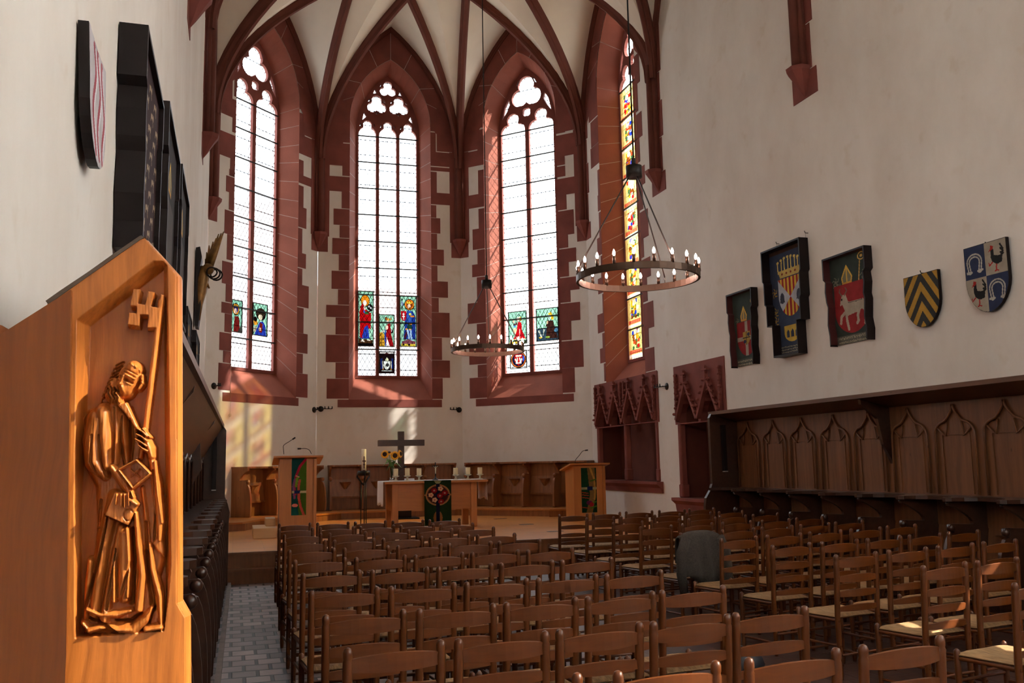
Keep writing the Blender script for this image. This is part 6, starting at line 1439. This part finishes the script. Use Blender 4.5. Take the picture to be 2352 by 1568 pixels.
def altar_candle(px, top, nm):
    x = ony(px, 1090, yc)[0]; root = empty('altar_candle', (x, yc, zt+0.010), 0, label=nm, cat='candle', group=None)
    b = MB(); b.lathe([(0.055, 0), (0.055, 0.008), (0.018, 0.012), (0.018, 0.065), (0.05, 0.078), (0.072, 0.092), (0.068, 0.095), (0.03, 0.086)], n=18); b.build('candlestick', 'pewter', root)
    b = MB(); h = ony(px, top, yc)[2]-zt-0.10; b.lathe([(0.044, 0.086), (0.046, 0.10), (0.046, 0.09+h-0.006), (0.042, 0.09+h), (0.01, 0.088+h)], n=18); b.build('pillar_candle', 'wax', root)
    b = MB(); b.tube([(0, 0, 0.08+h), (0.002, 0, 0.105+h)], 0.002, 4); b.build('wick', 'black', root)
for px, t, nm in ((909, 1076, 'first from left, in front of the vase'), (935.5, 1075, 'second from left, beside the white book'), (962.5, 1075, 'third from left, left of the small crucifix'), (1046.5, 1074, 'fourth from left, right of the small crucifix'), (1075, 1073, 'fifth from left, between two others'), (1102.5, 1073, 'rightmost, near the end of the table')): altar_candle(px, t, 'cream pillar candle on the altar, '+nm)
# small crucifix and book
yq = yc+0.05; cx, cz = ony(1000, 1080, yq)[0], zt+0.010
cr_ = empty('table_crucifix', (cx, yq, cz), 0, label='small dark crucifix standing in the middle of the altar', cat='crucifix')
b = MB(); b.lathe([(0.06, 0), (0.055, 0.015), (0.02, 0.03), (0.012, 0.07)], n=6); b.build('foot', 'iron', cr_); b = MB(); b.box(-0.010, 0.010, -0.007, 0.007, 0.05, 0.34); b.box(-0.065, 0.065, -0.007, 0.007, 0.255, 0.275); b.build('cross', 'iron', cr_)
b = MB(); b.tube([(0, -0.016, 0.24), (0, -0.018, 0.20), (0, -0.016, 0.12)], [0.012, 0.013, 0.006], 6); b.tube([(-0.05, -0.012, 0.268), (0, -0.016, 0.235), (0.05, -0.012, 0.268)], 0.005, 5); b.ball((0, -0.016, 0.258), 0.011, 6); b.build('figure', 'pewter', cr_)
q = ony(943, 1098, yc+0.15); b = MB(); b.bbox(-0.09, 0.09, -0.06, 0.06, 0, 0.035, 0.004); tag(b.build('book', 'cloth', None, (q[0], yc+0.28, zt+0.010)), 'small white closed book on the altar behind the second candle', 'book')
mic([(910, 1100), (913, 1086), (918, 1078), (928, 1073)], ya+0.6, 'thin silver gooseneck microphone on the altar beside the vase')
# sunflowers in a vase
yv = yc+0.28; vx = ony(899.5, 1095, yv)[0]
vs = empty('flower_vase', (vx, yv, zt+0.010), 0, label='clear glass vase standing on the altar holding three sunflowers', cat='vase')
b = MB(); b.lathe([(0.045, 0), (0.05, 0.01), (0.042, 0.08), (0.040, 0.16), (0.052, 0.27), (0.056, 0.28), (0.050, 0.272), (0.037, 0.16), (0.039, 0.08), (0.042, 0.02)], n=20); b.build('glass_vase', 'vase', vs)
def sunflower(px, py, face, r, label, side=0.0):
    c = Vector(ony(px, py, yv)); root = empty('sunflower', (c.x, c.y, c.z), 0, label=label, cat='flower')
    n = Vector(face).normalized(); u = n.cross(Vector((0, 0, 1))).normalized(); v = u.cross(n)
    b = MB()
    for ring_, (r0, r1, off) in enumerate(((0.45*r, r, 0.0), (0.45*r, 0.9*r, 0.008))):
        for k in range(16):
            a = 2*math.pi*(k+0.5*ring_)/16; d = u*math.cos(a)+v*math.sin(a); t = -u*math.sin(a)+v*math.cos(a)
            m_ = d*((r0+r1)/2)+n*(0.008+off); b.face([b.pt(d*r0-t*0.012+n*off), b.pt(m_-t*0.020), b.pt(d*r1+n*(off-0.012)), b.pt(m_+t*0.020), b.pt(d*r0+t*0.012+n*off)])
    b.build('petal', 'petal', root)
    b = MB(); rows = [[n*z+(u*math.cos(2*math.pi*k/14)+v*math.sin(2*math.pi*k/14))*q_ for k in range(14)] for q_, z in ((0.50*r, 0.0), (0.50*r, 0.018), (0.38*r, 0.028), (0.1*r, 0.020))]
    b.loft(rows, 0, True, True, True); b.build('seed_disc', 'seed', root)
    b = MB(); e = Vector((vx-c.x, yv-c.y, zt+0.03-c.z)); m_ = Vector(((vx-c.x)*0.8, 0, zt+0.30-c.z)); b.tube([-n*0.005, m_*0.5-n*0.03, m_, e], 0.006, 6); b.build('stem', 'leaf', root)
    b = MB()
    for k in range(4):
        a = random.uniform(0, 6.28); s = m_*0.5+m_*0.12*k; d = Vector((math.cos(a)*0.8+side, -0.3+math.sin(a)*0.5, -0.1)).normalized(); L_ = random.uniform(0.10, 0.17); w = Vector((0, 0, 1)).cross(d).normalized()*0.035
        P = [s, s+d*L_*0.4+w+Vector((0, 0, 0.02)), s+d*L_+Vector((0, 0, -0.07)), s+d*L_*0.4-w+Vector((0, 0, 0.02))]; mid = s+d*L_*0.45
        i = [b.pt(x) for x in P]; c_ = b.pt(mid); b.face([i[0], i[1], c_]); b.face([i[1], i[2], c_]); b.face([i[2], i[3], c_]); b.face([i[3], i[0], c_])
    b.build('leaf', 'leaf', root)
sunflower(884, 1043, (-0.45, -1, 0.15), 0.088, 'sunflower at the left of the bouquet on the altar', -0.5)
sunflower(907, 1046, (0.0, -1, 0.05), 0.095, 'sunflower facing the room in the middle of the altar bouquet')
sunflower(919.5, 1042, (0.9, -0.7, 0.15), 0.085, 'sunflower turned to the right in the altar bouquet', 0.5)
sunflower(894, 1040, (-0.1, -0.5, 0.9), 0.06, 'small half hidden sunflower pointing up in the altar bouquet')
# standing cross behind the altar
yk = 20.6; c0, c1 = ony(914, 1100, yk), ony(928, 1100, yk)
kr = empty('standing_cross', ((c0[0]+c1[0])/2, yk, Z), 0, label='large dark wooden cross standing on the stage behind the altar', cat='cross')
w = (c1[0]-c0[0])/2; zt_ = Z_(990.5, yk, 920)-Z; za, zb_ = Z_(1024, yk, 920)-Z, Z_(1010, yk, 920)-Z; xa_ = X_(868, yk, 1016)-kr.location.x; xb_ = X_(974, yk, 1016)-kr.location.x
b = MB(); b.bbox(-w, w, -0.05, 0.05, 0.03, zt_, 0.006); b.build('upright', 'wood_dark', kr); b = MB(); b.bbox(xa_, xb_, -0.062, 0.062, za, zb_, 0.006); b.build('crossbar', 'wood_dark', kr)
b = MB(); b.bbox(-0.12, 0.38, -0.22, 0.22, 0, 0.03, 0.004); b.bbox(-0.10, 0.22, -0.08, 0.08, 0.03, 0.28, 0.004); b.build('foot', 'black', kr)
# easter candle
ye = onz(836, 1203, Z)[1]; Pe = lambda x, y: ony(x, y, ye)
ec = empty('candle_stand', (Pe(835.5, 1100)[0], ye, Z), 0, label='tall black iron candle stand with three legs, left of the altar', cat='candle stand'); ox = ec.location.x
zr0, zr1 = Pe(835, 1092)[2]-Z, Pe(835, 1081)[2]-Z; rr = (Pe(850, 1087)[0]-Pe(821, 1087)[0])/2
b = MB(); b.lathe([(rr*0.85, zr0), (rr, zr0+0.005), (rr, zr1), (rr*0.6, zr1), (rr*0.5, zr0+0.02)], n=24); b.build('ring', 'iron', ec)
zv = Pe(835, 1114)[2]-Z
for k in range(3):
    a = 2*math.pi*k/3+0.55; d = Vector((math.cos(a), math.sin(a), 0))
    b = MB(); b.tube([d*rr*1.15+Vector((0, 0, zr0-0.02)), Vector((0, 0, zv))], 0.018, 5); b.tube([d*rr*1.15+Vector((0, 0, zr0-0.03)), d*rr*0.98+Vector((0, 0, zr1-0.03))], 0.014, 5)
    b.tube([d*0.055+Vector((0, 0, zv+0.06)), d*0.065+Vector((0, 0, 0.0))], 0.011, 6); b.build('leg', 'iron', ec)
b = MB(); zc1 = Pe(835, 1031)[2]-Z-zr1; rc = (Pe(840.5, 1060)[0]-Pe(829.5, 1060)[0])/2
pc = empty('paschal_candle', (ox, ye, Z+zr1), 0, label='tall white easter candle with a red cross on the black stand', cat='candle')
b.lathe([(rc, 0), (rc, zc1-0.01), (rc*0.9, zc1), (0.01, zc1-0.004)], n=20); b.build('candle_body', 'waxwhite', pc)
b = MB()
for x0, x1, z0, z1 in ((-0.012, 0.012, 0.05, 0.30), (-0.035, 0.035, 0.19, 0.215), (-0.022, 0.022, 0.12, 0.14), (-0.03, 0.03, 0.0, 0.02)): b.box(x0, x1, -rc-0.003, -rc*0.7, z0, z1)
b.build('red_cross', 'darkred', pc)
# ================================================================ CHANDELIERS
def chandelier(cx, cy, zr, R_, zh, zc, label, rot, n=20):
    root = empty('chandelier', (cx, cy, zr), rot, label=label, cat='chandelier')
    b = MB(); rows = []
    for k in range(49):
        a = 2*math.pi*k/48; rows.append([((R_+dr)*math.cos(a), (R_+dr)*math.sin(a), z) for dr, z in ((-0.012, -0.032), (0.012, -0.032), (0.012, 0.032), (-0.012, 0.032), (-0.012, -0.032))])
    b.loft(rows, 0, False); b.build('ring', 'ring', root)
    b = MB(); b.lathe([(0.03, zh-zr-0.005), (0.078, zh-zr), (0.078, zh-zr+0.115), (0.03, zh-zr+0.12)], n=24); b.lathe([(0.022, zh-zr+0.12), (0.022, zh-zr+0.19), (0.010, zh-zr+0.2)], n=12); b.build('hub', 'iron', root)
    b = MB(); b.tube([(0, 0, zh-zr+0.15), (0, 0, zc-zr)], 0.0085, 6)
    for z in (zh+2.6, zh+1.9): b.tube([(0.018*math.cos(a), 0, z-zr+0.02*math.sin(a)) for a in np.linspace(0, 2*math.pi, 9)], 0.004, 4)
    b.build('suspension_cable', 'iron', root)
    for k in range(3):
        a = 2*math.pi*k/3+0.35; p0 = Vector((0.055*math.cos(a), 0.055*math.sin(a), zh-zr)); p1 = Vector((R_*math.cos(a), R_*math.sin(a), 0.09)); b = MB(); b.tube([p0, p1], 0.0075, 6)
        b.tube([p1+Vector((0.012*math.cos(t), 0, 0.014*math.sin(t)-0.02)) for t in np.linspace(0, 6.28, 9)], 0.003, 4); b.tube([p1-Vector((0, 0, 0.03)), Vector((R_*math.cos(a), R_*math.sin(a), 0.03))], 0.006, 5); b.build('rod', 'rod', root)
    for k in range(n):
        a = 2*math.pi*(k+0.5)/n; x, y = R_*math.cos(a), R_*math.sin(a)
        b = MB(); b.lathe([(0.016, 0.025), (0.016, 0.10), (0.010, 0.102)], (x, y, 0), 10); h = b.build('candle_socket', 'ring', root)
        b = MB(); b.lathe([(0.006, 0.10), (0.0125, 0.118), (0.0135, 0.13), (0.008, 0.148), (0.001, 0.162)], (x, y, 0), 8); bb = b.build('bulb', 'bulb', h)
q = ony(1465, 637, 7.85); dR = (ony(1594, 628, 7.85)[0]-ony(1337, 640, 7.85)[0])/2
chandelier(q[0], 7.85, q[2], dR*0.985, ony(1455, 408, 7.85)[2], 13.2, 'near iron ring chandelier with lit candle bulbs, hanging above the right chairs', 0.3)
q2 = ony(1120, 804, 13.1); dR2 = (ony(1201, 806, 13.1)[0]-ony(1040, 802, 13.1)[0])/2
chandelier(q2[0], 13.1, q2[2], dR2*0.985, ony(1116, 661, 13.1)[2], 13.2, 'far iron ring chandelier with lit candle bulbs, hanging before the altar', 0.9)
# ================================================================ OUTSIDE
M['render_wall'] = basic('pale_rendered_wall', (0.13, 0.125, 0.135), 0.9, var=0.06, scale=0.3); M['brick_out'] = basic('pinkish_brick', (0.17, 0.10, 0.085), 0.9, var=0.15, scale=0.8); M['rooftile'] = basic('red_roof_tiles', (0.14, 0.07, 0.055), 0.9, var=0.2, scale=3)
M['ground_bounce'] = basic('bounce_ground', (0.46, 0.42, 0.36), 0.95, var=0.3, scale=1.5); M['tree'] = basic('tree_foliage', (0.09, 0.12, 0.075), 0.9, var=0.4, scale=2.5, bump=0.8, bscale=4); M['bark'] = basic('bark', (0.08, 0.05, 0.03), 0.9)
b = MB(); b.quad((-80, -60, -0.4), (90, -60, -0.4), (90, 110, -0.4), (-80, 110, -0.4)); b.build('ground', 'ground_bounce')['kind'] = 'structure'  # ground colour made pale to throw daylight up onto the vault
def house(nm, cx, cy, w, d, h, rz, wallm, label):
    r = empty('house', (cx, cy, -0.4), rz, label=label, cat='building')
    b = MB(); b.box(-w/2, w/2, -d/2, d/2, 0, h)
    b.prism([(-d/2, h), (d/2, h), (0, h+d*0.42)], lambda a, c: (-w/2, a, c), lambda a, c: (w/2, a, c)); b.build('wall', wallm, r)
    b = MB()
    for s in (-1, 1): b.prism([(0, h+d*0.42+0.15), (s*(d/2+0.4), h-0.2), (s*(d/2+0.4), h-0.4), (0, h+d*0.42-0.05)], lambda a, c: (-w/2-0.3, a, c), lambda a, c: (w/2+0.3, a, c))
    b.build('roof', 'rooftile', r)
    for k in range(int(w/3)):
        b = MB(); x = -w/2+1.5+3*k
        for z in (1.5, 4.8, 8.1):
            if z < h-2: b.box(x, x+1.1, -d/2-0.03, -d/2+0.02, z, z+1.7)
        b.build('window', 'black', r)
house('h', -9.0, 46, 22, 9, 10.5, -0.25, 'brick_out', 'pinkish brick house with tiled roof seen through the left window')
house('h', 9.5, 56, 20, 9, 9.0, 0.05, 'render_wall', 'pale grey house seen through the middle apse window')
def tree(x, y, h, r, label):
    t = empty('tree', (x, y, -0.4), 0, label=label, cat='tree'); b = MB(); b.tube([(0, 0, 0), (0.1, 0, h*0.4), (0, 0.1, h*0.8)], [0.35, 0.28, 0.1], 8); b.build('trunk', 'bark', t)
    b = MB(); rnd = random.Random(int(x*7+y)); 
    for k in range(60):
        a, e, q = rnd.uniform(0, 6.28), rnd.uniform(-0.9, 1.0), rnd.uniform(0.35, 1)**0.5; c = (r*q*math.cos(a)*math.sqrt(max(0, 1-e*e*0.8)), r*q*math.sin(a)*math.sqrt(max(0, 1-e*e*0.8)), h*0.68+e*h*0.34); b.ball(c, rnd.uniform(0.18, 0.34)*r, 6, sq=(1, 1, 0.75))
    o = b.build('crown', 'tree', t)
tree(24.0, 44.0, 12.5, 4.5, 'broad green tree outside behind the right apse window'); tree(35.5, 38.5, 11.0, 4.0, 'smaller green tree outside, right of the broad one')
